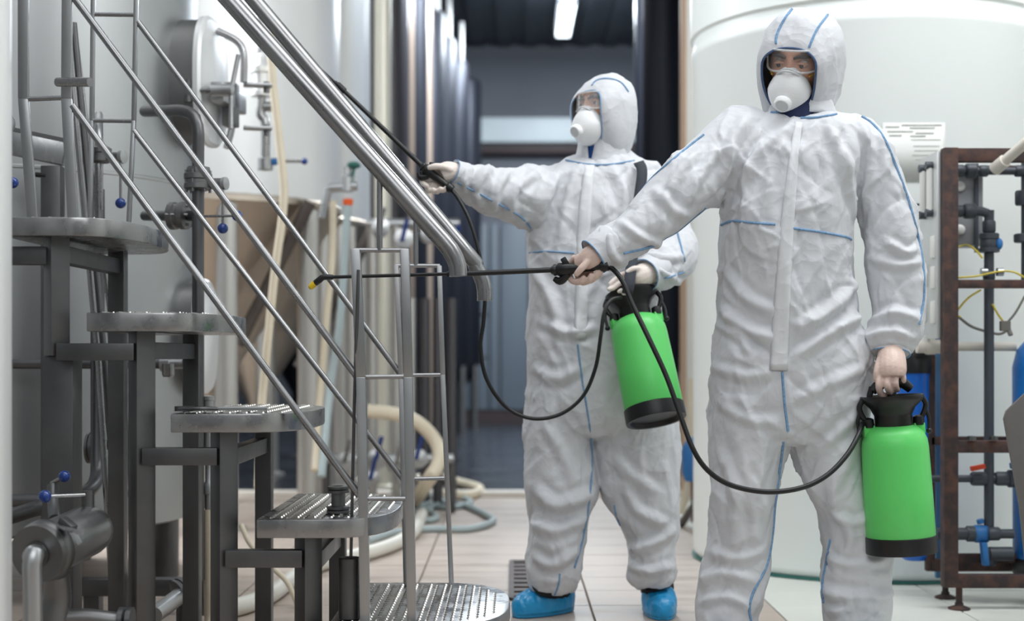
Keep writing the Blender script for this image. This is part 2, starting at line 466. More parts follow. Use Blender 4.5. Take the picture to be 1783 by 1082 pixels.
# right-hand white wall with the jamb of the opening
struct('wall_back', MB().box((2.63, 8.55, 2.5), (3.2, .16, 5.2)), 'white_wall')
struct('trim_2', MB().box((1.015, 8.44, 2.5), (.026, .12, 5.0)), 'trim_tan', bevel=.008)
struct('wall_right', MB().box((4.1, 3.0, 2.5), (.16, 11.2, 5.2)), 'white_wall')
struct('wall_left', MB().box((-4.1, 2.6, 2.5), (.16, 12.0, 5.2)), 'grey_wall')
struct('wall_front', MB().box((0, -3.4, 2.5), (8.2, .16, 5.2)), 'front_wall')
struct('wall_back_left', MB().box((-3.45, 8.55, 2.5), (1.4, .16, 5.2)), 'grey_wall')
# floor drain
dr = thing('floor_drain', 'dark rusty drain channel set into the floor by the blue shoe covers', 'drain', P(900, 1000, 5.4))
zc = .004
def floor_pt(px, py): 
    d = CH * F / (py - HZ); v = P(px, py, d); return v
a, b = floor_pt(899, 980), floor_pt(868, 1046)
x0, x1, y0, y1 = a.x - .02, a.x + .16, b.y, a.y
mb = MB()
for (c, sz) in (((x0, (y0 + y1) / 2, zc), (.018, y1 - y0, .012)), ((x1, (y0 + y1) / 2, zc), (.018, y1 - y0, .012)),
                (((x0 + x1) / 2, y0, zc), (x1 - x0, .018, .012)), (((x0 + x1) / 2, y1, zc), (x1 - x0, .018, .012))):
    mb.box(c, sz)
mb.build('frame', 'drain_metal', dr)
MB().box(((x0 + x1) / 2, (y0 + y1) / 2, .001), (x1 - x0, y1 - y0, .008)).build('pit', 'drain_metal', dr)
for k in range(9):
    y = y0 + (y1 - y0) * (k + .5) / 9
    MB().box(((x0 + x1) / 2, y, zc + .003), (x1 - x0 - .02, .022, .006)).build('grate_bar', 'drain_metal', dr)

# cellar far wall pieces
mb = MB().box((P(989, 226, 17.9).x, 17.94, P(0, 226, 17.9).z), (2.2, .06, .31))
tag(mb.build('wall_strip', 'pale_panel', None, bevel=.01), 'long pale horizontal panel on the far wall of the dark cellar', 'panel')
mb = MB().box((P(989, 262, 17.9).x, 17.9, P(0, 262, 17.9).z), (2.5, .16, .1)); 
tag(mb.build('wall_ledge', 'dark_base', None, bevel=.01), 'dark ledge running below the pale panel on the far wall', 'ledge')
pan = thing('cellar_door', 'grey panelled double door at the end of the dark cellar', 'door', P(878, 735, 17.9))
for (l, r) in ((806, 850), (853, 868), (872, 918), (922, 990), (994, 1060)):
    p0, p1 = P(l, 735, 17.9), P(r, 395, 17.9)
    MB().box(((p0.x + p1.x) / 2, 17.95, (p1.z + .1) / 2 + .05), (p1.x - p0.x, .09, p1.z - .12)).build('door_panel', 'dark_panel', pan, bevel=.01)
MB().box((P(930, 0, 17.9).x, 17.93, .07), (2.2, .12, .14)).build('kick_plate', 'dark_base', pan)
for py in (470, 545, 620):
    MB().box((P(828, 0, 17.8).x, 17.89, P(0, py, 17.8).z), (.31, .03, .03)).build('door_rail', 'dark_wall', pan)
# cellar lamp
lp = thing('ceiling_lamp', 'lit white fluorescent fitting hanging under the dark cellar ceiling', 'lamp', P(983, 30, 14.6))
c = P(984, 32, 14.6)
MB().box((c.x, 14.6, c.z + .03), (.17, 1.3, .06)).build('housing', 'dark_wall', lp, bevel=.01)
MB().box((c.x, 14.6, c.z - .03), (.15, 1.26, .06)).build('diffuser', 'lamp_glow', lp, bevel=.02)
for y in (14.2, 15.0): MB().cyl((c.x, y, c.z + .05), (c.x, y, 4.78), .008, n=8).build('hanger', 'dark_wall', lp)

# dark cylindrical tanks along the left of the cellar
def dark_tank(redge, d, r, ztop, m, label, zbot=.75, pipe=True, legs=True):
    t = (redge - 891.5) / F; xc = t * d - r * math.sqrt(1 + t * t)
    th = thing('cellar_tank', label, 'tank', (xc, d, 0), 'slim tanks in the dark cellar')
    MB().lathe((xc, d, 0), (0, 0, 1), [(.03, zbot - .25), (r * .5, zbot - .13), (r, zbot), (r, ztop), (r * .9, ztop + .05), (r * .4, ztop + .1), (0, ztop + .11)], 24).build('shell', m, th)
    if pipe:
        MB().tube([(xc + r * .55, d - r * .5, ztop - .05), (xc + r * .55, d - r * .5, ztop + .45)], .04, 10).build('vent_pipe', 'cast_metal', th)
        MB().lathe((xc, d, ztop + .08), (0, 0, 1), [(.1, 0), (.1, .06), (.05, .1), (.05, .16), (0, .17)], 14).build('top_fitting', 'cast_metal', th)
    if legs:
        for a in (-.6, .9, 2.4, 4.0):
            x, y = xc + r * .8 * math.cos(a), d + r * .8 * math.sin(a)
            MB().cyl((x, y, 0), (x, y, zbot + .05), .035, n=10).build('leg', 'cast_metal', th)
    return th
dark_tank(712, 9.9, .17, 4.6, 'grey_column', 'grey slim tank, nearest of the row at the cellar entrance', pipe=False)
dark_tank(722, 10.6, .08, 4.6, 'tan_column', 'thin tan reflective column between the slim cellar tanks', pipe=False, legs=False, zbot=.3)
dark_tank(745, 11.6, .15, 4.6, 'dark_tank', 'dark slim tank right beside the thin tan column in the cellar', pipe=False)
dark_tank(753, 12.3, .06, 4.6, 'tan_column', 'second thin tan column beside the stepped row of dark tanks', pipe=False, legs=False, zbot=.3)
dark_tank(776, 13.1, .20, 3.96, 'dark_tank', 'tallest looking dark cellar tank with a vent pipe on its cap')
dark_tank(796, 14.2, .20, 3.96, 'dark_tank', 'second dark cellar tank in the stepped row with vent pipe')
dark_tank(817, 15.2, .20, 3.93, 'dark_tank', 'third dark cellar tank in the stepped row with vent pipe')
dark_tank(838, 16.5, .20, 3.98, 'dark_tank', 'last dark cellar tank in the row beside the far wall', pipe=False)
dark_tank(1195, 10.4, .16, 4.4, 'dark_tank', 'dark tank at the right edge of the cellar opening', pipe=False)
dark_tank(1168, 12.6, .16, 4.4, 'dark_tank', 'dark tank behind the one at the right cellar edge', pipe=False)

# cream column beside the cellar
t_ = thing('cream_column', 'tall cream column between the bright tanks and the dark cellar', 'column', P(664, 900, 9.0))
p = P(666, 620, 9.0)
MB().cyl((p.x, 9.0, 0), (p.x, 9.0, 4.6), .055, n=16).build('shaft', 'cream_column', t_)
MB().lathe((p.x, 9.0, 0), (0, 0, 1), [(.1, 0), (.1, .02), (.06, .03)], 16).build('base_plate', 'cream_column', t_)

# ------------------------------------------------------------------ big tanks on the left
def tank_row(redge, yc, R, zcyl, zcone, m, label, legs, ztop=4.4, conem='cone_steel', brace=None):
    t = (redge - 891.5) / F; xc = t * yc - R * math.sqrt(1 + t * t)
    th = thing('fermentation_tank', label, 'tank', (xc, yc, 0))
    MB().lathe((xc, yc, 0), (0, 0, 1), [(R, zcyl), (R, zcyl + .001), (R, ztop)], 64).build('shell', m, th)
    MB().lathe((xc, yc, 0), (0, 0, 1), [(.06, zcone - .12), (.06, zcone), (R - .002, zcyl - .01), (R + .008, zcyl - .005), (R + .008, zcyl + .02), (R, zcyl + .03)], 48).build('cone', conem, th)
    for a in legs:
        x, y = xc + (R - .05) * math.cos(a), yc + (R - .05) * math.sin(a)
        MB().cyl((x, y, .02), (x, y, zcyl - .02), .055, n=16).build('leg', 'leg_steel', th)
        MB().lathe((x, y, 0), (0, 0, 1), [(.1, 0), (.1, .015), (.055, .03)], 16).build('foot_plate', 'leg_steel', th)
    if brace:
        MB().tube([P(*brace[0]), P(*brace[1])], brace[2], 12).build('brace', 'brace_dark', th)
    return th, xc
tank_row(592, 7.5, .75, 1.595, .55, 'tank_bright', 'bright steel cone bottomed tank right behind the manway tank', (-1.15, -.45, .5, 1.7, 3.2, 4.4), brace=((540, 352, 7.05), (415, 600, 7.1), .032))
tank_row(645, 9.3, .75, 1.68, .55, 'tank_bright', 'pale steel cone bottomed tank beside the cream column', (-1.3, -.55, .3, 1.6, 3.6), brace=((655, 385, 8.85), (520, 640, 8.9), .038))
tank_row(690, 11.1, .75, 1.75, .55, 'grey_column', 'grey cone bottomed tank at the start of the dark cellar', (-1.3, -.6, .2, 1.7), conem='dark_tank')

# main tank with manways
T1X, T1Y, T1R = -1.887, 5.3, .70
tk = thing('storage_tank', 'large satin steel tank with oval manway behind the stairs', 'tank', (T1X, T1Y, 0))
MB().lathe((T1X, T1Y, 0), (0, 0, 1), [(T1R - .05, .235), (T1R, .25), (T1R, 1.455), (T1R + .003, 1.458), (T1R + .003, 1.466), (T1R, 1.469), (T1R, 4.4)], 96).build('shell', 'tank_steel', tk)
for a in (-1.9, -.9, .2, 1.4, 2.6):
    x, y = T1X + .58 * math.cos(a), T1Y + .58 * math.sin(a)
    MB().cyl((x, y, 0), (x, y, .27), .05, n=14).build('leg', 'steel_dark', tk)

def manway(ang, z, hw, hh, depth, parent, full):
    dr_ = Vector((math.cos(ang), math.sin(ang), 0)); tg = Vector((-dr_.y, dr_.x, 0)); up = Vector((0, 0, 1))
    base = Vector((T1X, T1Y, z)) + dr_ * (T1R - .04)
    def ring(k, a, b, e=2.6, n=44):
        out = []
        for j in range(n):
            t = 2 * math.pi * j / n; c, s = math.cos(t), math.sin(t)
            out.append(base + dr_ * k + tg * (a * math.copysign(abs(c) ** (2 / e), c)) + up * (b * math.copysign(abs(s) ** (2 / e), s)))
        return out
    def skin(rings, capend=True, capstart=False):
        mb = MB(); n = len(rings[0]); v = [p for r in rings for p in r]
        f = [(i * n + j, i * n + (j + 1) % n, (i + 1) * n + (j + 1) % n, (i + 1) * n + j) for i in range(len(rings) - 1) for j in range(n)]
        if capend: f.append(tuple((len(rings) - 1) * n + j for j in range(n)))
        if capstart: f.append(tuple(range(n - 1, -1, -1)))
        return mb.add(v, f)
    D = depth + .04
    skin([ring(0, hw, hh), ring(D, hw, hh), ring(D + .004, hw - .012, hh - .012)]).build('manway_neck', 'cast_metal', parent)
    dm = skin([ring(D - .005, hw + .012, hh + .012), ring(D + .012, hw + .012, hh + .012), ring(D + .022, hw, hh), ring(D + .022, hw - .02, hh - .02),
               ring(D + .03, hw - .05, hh - .05), ring(D + .04, hw * .35, hh * .35)], True, True).build('manway_door', 'tank_bright', parent)
    if not full: return
    C = base + dr_ * (D + .03)
    # tubular handle
    MB().tube([C + up * .19 - tg * .0, C + dr_ * .075 + up * .15, C + dr_ * .10 + up * .10, C + dr_ * .10 + up * .0], .013, 12, samples=24).build('grip_handle', 'steel_tube', dm)
    # yoke and clamp screw
    bx = C + dr_ * .045 - up * .06
    MB().beam(bx - tg * .15, bx + tg * .15, .07, .05, up=dr_).build('clamp_yoke', 'steel', dm, bevel=.006)
    MB().beam(bx - up * .10 + tg * .02, bx + up * .06 + tg * .02, .07, .05, up=dr_).build('clamp_block', 'cast_metal', dm, bevel=.006)
    s0 = C - tg * .16 - up * .06
    MB().cyl(s0 - dr_ * .05, s0 + dr_ * .10, .012, n=14).build('clamp_screw', 'steel_tube', dm)
    MB().lathe(s0 + dr_ * .03, dr_, [(.0, 0), (.022, 0), (.022, .075), (.014, .08), (0, .082)], 16).build('screw_nut', 'steel', dm)
    h = s0 + dr_ * .10
    MB().tube([h + up * .13 + dr_ * .02 + tg * .02, h, h - up * .14 + dr_ * .005 - tg * .02], .0085, 10).build('tommy_bar', 'steel_tube', dm)
    for dz in (.02, -.14):
        p = bx + dr_ * .04 + tg * .10 + up * (dz + .04)
        MB().beam(p - tg * .05, p + dr_ * .10 - tg * .02, .05, .012).build('hinge_plate', 'steel', dm, bevel=.003)
        MB().cyl(p + dr_ * .08 - up * .025 - tg * .02, p + dr_ * .08 + up * .015 - tg * .02, .012, n=10).build('hinge_pin', 'cast_metal', dm)
    for dz in (.035, -.035):
        q = s0 - dr_ * .055 + up * dz * .8
        MB().cyl(q - up * .012, q + up * .012, .016, n=8).build('lug_bolt', 'steel_dark', dm)
    MB().tube([C - up * .05 + dr_ * .04 + tg * .03, C - up * .14 + dr_ * .05 + tg * .03, C - up * .24 + dr_ * .03 + tg * .02], .013, 10, samples=12).build('hinge_rod', 'steel_tube', dm)
manway(math.radians(-5), P(0, 122, 5.0).z, .17, .225, .075, tk, True)
manway(math.radians(-3), P(0, 585, 5.1).z, .13, .20, .045, tk, False)

# riser pipe with valves on the main tank
def knob_lever(parent, a, b, r, kr, name='valve_lever'):
    lv = MB().cyl(a, b, r, n=10).build(name, 'steel_tube', parent)
    MB().sphere(tuple(b), kr, 18).build('knob', 'blue_knob', lv)
def flange(mb, c, axis, R, h):
    return mb.lathe(Vector(c) - Vector(axis) * h / 2, axis, [(R * .72, 0), (R, .1 * h), (R, .36 * h), (R * .9, .42 * h), (R * .9, .58 * h), (R, .64 * h), (R, .9 * h), (R * .72, h)], 24)
d = 4.36
rp = thing('riser_pipe', 'steel riser pipe with flanged valves and blue knobs beside the tank', 'pipe', P(345, 1100, d))
MB().tube([P(252, 194, 4.72), P(290, 193, 4.55), P(318, 193, 4.42), P(338, 203, 4.37), P(345, 228, d), P(345, 300, d), P(345, 720, d), P(345, 1010, d)], .0185, 16, samples=60).build('pipe', 'steel_dark', rp)
f1 = flange(MB(), P(345, 316, d), (0, 0, 1), .043, .055).build('flange', 'cast_metal', rp)
MB().lathe(P(345, 298, d), (0, 0, 1), [(0, -.012), (.035, -.012), (.038, 0), (.035, .012), (0, .012)], 8).build('hex_nut', 'cast_metal', rp)
for k in range(6):
    a = k * math.pi / 3 + .3; q = P(345, 316, d) + Vector((.036 * math.cos(a), .036 * math.sin(a), 0))
    MB().cyl(q - Vector((0, 0, .034)), q + Vector((0, 0, .034)), .005, n=6).build('bolt', 'steel_tube', f1)
MB().cyl(P(352, 320, d), P(390, 320, d - .02), .017, n=14).build('valve_neck', 'cast_metal', rp)
MB().lathe(P(388, 320, d - .02), (1, -.3, 0), [(0, 0), (.02, 0), (.02, .012), (.012, .014), (0, .015)], 12).build('valve_cap', 'steel', rp)
knob_lever(rp, P(388, 330, d - .03), P(388, 398, d - .03), .0042, .0165)
MB().cyl(P(252, 376, 4.66), P(345, 376, d), .0165, n=14).build('branch_pipe', 'steel_dark', rp)
f2 = flange(MB(), P(312, 376, 4.42), (1, -.25, 0), .043, .066).build('flange', 'cast_metal', rp)
for k in range(6):
    a = k * math.pi / 3; q = P(312, 376, 4.42) + Vector((0, .034 * math.cos(a), .034 * math.sin(a)))
    MB().cyl(q - Vector((.035, 0, 0)), q + Vector((.035, 0, 0)), .005, n=6).build('bolt', 'steel_tube', f2)
knob_lever(rp, P(352, 377, d - .02), P(413, 376, d - .05), .004, .0165)
# bypass valve left of the riser
bv = thing('bypass_valve', 'small flanged valve with hanging blue knob above the top step', 'valve', P(180, 380, 4.40))
MB().tube([P(172, 200, 4.62), P(172, 235, 4.42), P(172, 380, 4.40), P(172, 425, 4.41), P(172, 440, 4.48), P(172, 442, 4.66)], .013, 12, samples=30).build('pipe', 'steel_tube', bv)
flange(MB(), P(176, 270, 4.40), (0, 0, 1), .032, .05).build('flange', 'cast_metal', bv)
MB().cyl(P(180, 273, 4.40), P(214, 273, 4.37), .014, n=12).build('valve_neck', 'cast_metal', bv)
MB().lathe(P(210, 273, 4.37), (1, -.3, 0), [(0, 0), (.022, 0), (.022, .012), (.012, .014), (0, .015)], 12).build('valve_cap', 'steel', bv)
knob_lever(bv, P(210, 283, 4.36), P(210, 354, 4.36), .0042, .0165)
# level/drain tubes near lower tank
lv = thing('drain_line', 'horizontal steel drain line with small coupling below the second step', 'pipe', P(300, 640, 4.5))
MB().tube([P(-20, 634, 4.56), P(285, 634, 4.56)], .016, 12).build('pipe', 'steel_dark', lv)
MB().lathe(P(280, 634, 4.56), (1, 0, 0), [(0, 0), (.025, 0), (.025, .03), (.016, .03), (.016, .07), (.022, .075), (.022, .1), (0, .1)], 18).build('coupling', 'steel', lv)
MB().lathe(P(293, 650, 4.5), (0, 0, -1), [(.02, -.03), (.02, .005), (.016, .012), (0, .013)], 14).build('bleed_cap', 'steel_tube', lv)

# ------------------------------------------------------------------ staircase
ST = thing('steel_staircase', 'steel staircase with five oval treads and double tubular handrails', 'stairs', (-.7, 3.9, 0))
DN, DF = 3.6, 4.18
steps = [(-1.28, .31, 1.187), (-1.063, .315, .948), (-.853, .33, .695), (-.638, .335, .431), (-.46, .455, .167)]
Y0, Y1 = 3.55, 4.22
def tread_poly(x0, L, inset=0.0):
    ym = (Y0 + Y1) / 2; hb = (Y1 - Y0) / 2 - inset; xs = x0 + L * .52; ln = L * .48 - inset; pts = [(x0 + inset, ym + hb), (x0 + inset, ym - hb)]
    for k in range(17):
        a = -math.pi / 2 + math.pi * k / 16; c, s = math.cos(a), math.sin(a)
        pts.append((xs + ln * abs(c) ** (2 / 2.6), ym + hb * math.copysign(abs(s) ** (2 / 2.6), s)))
    return pts
for i, (x0, L, z) in enumerate(steps):
    tr = MB().prism(tread_poly(x0, L), z - .047, z).build('tread', 'tread_steel', ST, bevel=.004, angle=30)
    # raised anti-slip lozenges
    g = MB(); inner = tread_poly(x0, L, .018)
    def inside(x, y):
        c = False; n = len(inner); j = n - 1
        for k in range(n):
            (xi, yi), (xj, yj) = inner[k], inner[j]
            if (yi > y) != (yj > y) and x < (xj - xi) * (y - yi) / (yj - yi) + xi: c = not c
            j = k
        return c
    nx, ny = int(L / .021), int(.67 / .034)
    for a in range(nx):
        for b in range(ny):
            x = x0 + .021 * (a + .6); y = Y0 + .034 * (b + .5) + (.017 if a % 2 else 0)
            if not (inside(x - .008, y) and inside(x + .008, y) and inside(x, y - .014) and inside(x, y + .014)): continue
            h = .0035
            if a % 2: pts = [(x - .006, y - .012), (x - .001, y - .013), (x + .006, y + .012), (x + .001, y + .013)]
            else: pts = [(x + .006, y - .012), (x + .001, y - .013), (x - .006, y + .012), (x - .001, y + .013)]
            n0 = len(g.v)
            g.v += [(q[0], q[1], z - .001) for q in pts] + [(x + (q[0] - x) * .55, y + (q[1] - y) * .7, z + h) for q in pts]
            g.f += [(n0 + 4, n0 + 5, n0 + 6, n0 + 7)] + [(n0 + k, n0 + (k + 1) % 4, n0 + 4 + (k + 1) % 4, n0 + 4 + k) for k in range(4)]
    go = g.build('grip_pattern', 'grip_steel', tr, flat=True); go['kind'] = 'stuff'
    # supports
    xn = x0 + .118; zt = z - .045
    if i < 4:
        if i == 0:
            MB().beam((xn, 3.63, .84), (xn, 3.63, zt), .05, .05, roll=math.radians(40)).build('column', 'steel_dark', ST, bevel=.003)
            MB().box((xn, 3.675, .42), (.080, .08, .84)).build('column', 'steel_dark', ST, bevel=.004)
        else:
            MB().beam((xn, 3.63, 0), (xn, 3.63, zt), .052, .052, roll=math.radians(40)).build('column', 'steel_dark', ST, bevel=.003)
        MB().box((xn + .012, 4.15, zt / 2), (.047, .047, zt)).build('column', 'steel_dark', ST, bevel=.003)
        zb = {0: 1.10, 1: .853, 2: .58, 3: .31}[i]
        MB().box((xn + .006, 3.89, zb), (.04, .50, .044)).build('cross_beam', 'steel_dark', ST, bevel=.003)
    else:
        for x, y in ((-.40, 3.63), (-.40, 4.15), (-.12, 3.75), (-.12, 4.05)):
            MB().box((x, y, .06), (.045, .045, .12)).build('column', 'steel_dark', ST, bevel=.003)
cols = [x + .118 for x, _, _ in steps]
for i, zc_ in ((0, .850), (1, .585), (2, .326)):
    MB().box(((cols[i] + cols[i + 1]) / 2, 3.61, zc_), (cols[i + 1] - cols[i] - .02, .04, .044)).build('link_beam', 'steel_dark', ST, bevel=.003)
MB().box((-1.30, 3.64, 1.096), (.28, .04, .046)).build('link_beam', 'steel_dark', ST, bevel=.003)
# handrails
MB().tube([P(62, -380, DN), P(399, 0, DN), P(736, 380, DN), P(768, 416, DN), P(786, 438, DN), P(796, 460, DN), P(798, 481, DN)], .0228, 20, samples=70).build('handrail', 'steel_tube', ST)
MB().tube([P(155, -341, DF), P(442, 0, DF), P(805, 431, DF), P(826, 460, DF), P(840, 488, DF), P(844, 508, DF), P(844, 524, DF)], .0228, 20, samples=70).build('handrail', 'steel_tube', ST)
MB().cyl(P(661, 305, DN), P(661, 437, DN), .0075, n=10).build('handrail_stub', 'steel_tube', ST)
MB().cyl(P(724, 345, DF), P(724, 462, DF), .0075, n=10).build('handrail_stub', 'steel_tube', ST)
def flat_post(pts, d, w_, h_, z_end=None):
    q = [P(a, b, d) for a, b in pts]
    for a, b in zip(q[:-1], q[1:]):
        MB().beam(a, b, w_, h_, up=(0, 1, 0)).build('rail_post', 'steel', ST, bevel=.002)
zt5 = steps[4][2]
def yz(z, d): return HZ + (CH - z) * F / d
flat_post([(619, 434), (629, 657), (636, yz(zt5, DN))], DN, .024, .030)
flat_post([(705, 434), (711, 657), (717, yz(zt5, DN))], DN, .022, .030)
flat_post([(690, 463), (698, 653), (707, yz(zt5, DF))], DF, .014, .020)
flat_post([(765, 463), (771, 653), (786, yz(zt5, DF))], DF, .014, .020)
zt1 = steps[0][2]
flat_post([(40, -400), (41, 172), (57, yz(zt1, DN))], DN, .026, .012)
flat_post([(119, -318), (116, 172), (127, yz(zt1, DN))], DN, .026, .012)
flat_post([(166, -330), (160, 210), (156, yz(zt1, DF))], DF, .012, .016)
flat_post([(242, -240), (233, 210), (223, yz(zt1, DF))], DF, .012, .016)
for (a, b, dd) in (((617, 436), (707, 436), DN), ((626, 657), (712, 656), DN), ((632, 869), (714, 869), DN),
                   ((689, 463), (766, 463), DF), ((697, 654), (772, 653), DF), ((703, 835), (778, 833), DF),
                   ((40, 173), (117, 170), DN), ((40, -30), (119, -30), DN), ((163, 25), (238, 26), DF), ((160, 210), (233, 211), DF)):
    MB().cyl(P(*a, dd), P(*b, dd), .0062, n=10).build('rail_rung', 'steel_tube', ST)
for (a, b, dd, r) in (((126, -8), (622, 657), DN, .0092), ((126, 184), (626, 864), DN, .0092),
                      ((240, 38), (698, 653), DF, .0088), ((233, 228), (704, 838), DF, .0088)):
    MB().cyl(P(*a, dd), P(*b, dd), r, n=14).build('guard_rail', 'steel_tube', ST)
MB().cyl(P(100, 143, 3.57), P(157, 143, 3.52), .0115, n=18).build('cross_pin', 'steel_tube', ST)

# spool fitting on the fourth tread
sp = thing('pipe_spool', 'small flanged steel spool standing on the fourth tread', 'fitting', (P(589, 0, 3.68).x, 3.68, steps[3][2] + .003))
MB().lathe(sp.location, (0, 0, 1), [(0, 0), (.030, 0), (.030, .006), (.027, .008), (.030, .010), (.030, .016), (.018, .018), (.018, .050), (.028, .052), (.028, .058), (.025, .060), (.028, .062), (.028, .068), (.014, .069), (.014, .06), (0, .06)], 32).build('body', 'steel_dark', sp)
# flat bar and adjustable tool on the third tread
fb = thing('spanner', 'long flat steel spanner lying on the third tread', 'spanner', (P(390, 0, 3.6).x, 3.6, steps[2][2] + .004))
z = steps[2][2] + .011
p0, p1 = P(336, 716, 3.60), P(466, 716, 3.62); p0.z = p1.z = z
MB().beam(p0, p1, .024, .010).build('shank', 'steel', fb, bevel=.002)
hd = P(322, 716, 3.61); hd.z = z
MB().lathe((hd.x, hd.y, z - .006), (0, 0, 1), [(.011, 0), (.026, 0), (.026, .012), (.011, .012), (.011, 0)], 16).build('jaw', 'steel_dark', fb)
MB().tube([(hd.x - .01, hd.y - .02, z), (hd.x + .05, hd.y - .03, z + .002), (hd.x + .085, hd.y - .012, z)], .005, 8, samples=10).build('pin', 'steel_dark', fb)
# rod in a cup on the bottom tread
rc = thing('rod_holder', 'open steel cup holding a thin rod at the foot of the rail', 'holder', (P(609, 0, 3.66).x, 3.66, zt5))
cx = P(609, 0, 3.63).x
MB().lathe((cx, 3.63, zt5 + .004), (0, 0, 1), [(0, 0), (.0285, 0), (.0285, .152), (.0265, .154), (.0255, .150), (.0255, .01), (0, .01)], 32).build('cup', 'steel_dark', rc)
MB().tube([(cx, 3.63, zt5 + .02), P(617, 700, 3.60), P(624, 470, 3.57)], .0042, 8).build('rod', 'steel_dark', rc)

# ------------------------------------------------------------------ pipework at lower left
po = thing('foreground_pipe', 'pale blurred vertical pipe at the left edge of the picture', 'pipe', (P(18, 0, 3.05).x - .06, 3.05, 0))
MB().cyl((P(18, 0, 3.05).x - .06, 3.05, 0), (P(18, 0, 3.05).x - .06, 3.05, 2.6), .06, n=32).build('pipe', 'tank_bright', po)
MB().lathe((P(18, 0, 3.05).x - .06, 3.05, 0), (0, 0, 1), [(.09, 0), (.09, .02), (.06, .025)], 24).build('base_ring', 'steel', po)

fh = thing('filter_housing', 'horizontal steel filter housing with wing nut clamp at lower left', 'filter', P(100, 1180, 3.4))
a0, a1 = P(80, 958, 3.28), P(166, 918, 3.50); ax = (a1 - a0).normalized(); Lh = (a1 - a0).length
MB().lathe(a0, ax, [(0, .0), (.06, 0), (.062, .02), (.062, Lh * .8), (.058, Lh * .92), (.045, Lh), (.02, Lh + .015), (0, Lh + .016)], 40).build('body', 'steel', fh)
fl = MB().lathe(a0 - ax * .03, ax, [(0, -.012), (.03, -.012), (.03, 0), (.05, .0), (.052, .008), (.066, .010), (.071, .018), (.071, .036), (.066, .044), (.06, .046)], 40).build('end_flange', 'steel_dark', fh)
MB().lathe(a0 - ax * .034, ax, [(.058, -.004), (.066, -.006), (.068, .01), (.058, .012)], 40).build('clamp_ring', 'cast_metal', fl)
MB().tube([a0 - ax * .02, a0 - ax * .06, P(60, 965, 3.16), P(56, 985, 3.15), P(57, 1030, 3.15), P(58, 1160, 3.15)], .021, 16, samples=36).build('inlet_elbow', 'steel', fh)
q = P(118, 912, 3.27)
MB().beam(P(108, 905, 3.26), P(128, 922, 3.24), .022, .018).build('clamp_lug', 'steel_dark', fl, bevel=.003)
MB().cyl(P(104, 918, 3.25), P(130, 926, 3.20), .006, n=8).build('clamp_bolt', 'steel_tube', fl)
for (u, v) in ((146, 928), (140, 948)):
    c0 = P(128, 926, 3.20); c1 = P(u, v, 3.19)
    MB().beam(c0, c1, .012, .004, up=(0, 1, 0)).build('wing', 'steel', fl, bevel=.001)
st = P(155, 885, 3.46)
MB().cyl(P(153, 895, 3.46), P(153, 855, 3.46), .0155, n=16).build('valve_stem', 'steel_dark', fh)
knob_lever(fh, P(150, 862, 3.45), P(78, 865, 3.38), .0045, .0155)
MB().tube([P(95, 905, 3.42), P(92, 870, 3.5), P(92, 846, 3.52)], .014, 12).build('vent_post', 'steel_dark', fh)
knob_lever(fh, P(90, 842, 3.52), P(112, 830, 3.50), .005, .0145)
MB().tube([P(98, 1000, 3.40), P(100, 1040, 3.42), P(92, 1075, 3.42), P(92, 1170, 3.42)], [.03, .034, .04, .04], 16, samples=16).build('outlet_tee', 'cast_metal', fh)
MB().tube([P(100, 1078, 3.42), P(150, 1076, 3.44), P(215, 1084, 3.46)], .022, 14, samples=10).build('outlet_pipe', 'cast_metal', fh)
MB().lathe(P(208, 1082, 3.46), (1, 0, 0), [(0, 0), (.034, 0), (.034, .012), (.028, .016), (.034, .02), (.034, .032), (0, .032)], 20).build('outlet_clamp', 'steel_dark', fh)

hp = thing('suction_pipe', 'dark steel pipe bending from vertical down behind the filter housing', 'pipe', P(170, 1100, 4.3))
MB().tube([P(170, 330, 4.5), P(170, 600, 4.5), P(170, 790, 4.45), P(168, 835, 4.40), P(150, 858, 4.30), P(110, 872, 4.2), P(50, 890, 4.0), P(-30, 915, 3.9)], .022, 16, samples=50).build('pipe', 'steel_dark', hp)
MB().lathe(P(128, 866, 4.24), (-1, -.6, -.12), [(.022, 0), (.033, .004), (.033, .02), (.022, .024)], 20).build('coupling', 'steel', hp)
MB().tube([P(-20, 872, 4.3), P(75, 872, 4.3)], .02, 12).build('branch_pipe', 'steel_dark', hp)
MB().cyl(P(165, 775, 4.5), P(225, 775, 4.45), .016, n=12).build('valve_neck', 'cast_metal', hp)
flange(MB(), P(160, 780, 4.52), (1, 0, 0), .05, .03).build('flange', 'cast_metal', hp)
knob_lever(hp, P(217, 782, 4.44), P(217, 860, 4.44), .004, .0165)
kv = thing('side_valve', 'blue knobbed valve lever peeking out at the left edge', 'valve', P(10, 318, 3.9))
knob_lever(kv, P(-20, 318, 3.95), P(22, 318, 3.9), .004, .016)
MB().lathe(P(-10, 215, 4.0), (1, 0, 0), [(0, 0), (.022, 0), (.022, .05), (.014, .055), (0, .056)], 14).build('valve_cap', 'steel', kv)

# support frame behind the top tread
sf = thing('support_frame', 'steel channel frame standing behind the top tread', 'frame', P(92, 375, 4.34))
MB().beam(P(10, 246, 4.34), P(114, 268, 4.36), .045, .075).build('channel', 'steel', sf, bevel=.003)
MB().beam(P(10, 224, 4.34), P(114, 246, 4.36), .05, .012).build('channel_lip', 'steel_dark', sf)
MB().beam(P(92, 290, 4.36), P(92, yz(0, 4.36), 4.36), .06, .05).build('post', 'steel_dark', sf, bevel=.003)
MB().cyl(P(62, 304, 4.34), P(80, 306, 4.34), .008, n=8).build('stop_bolt', 'black_plastic', sf)

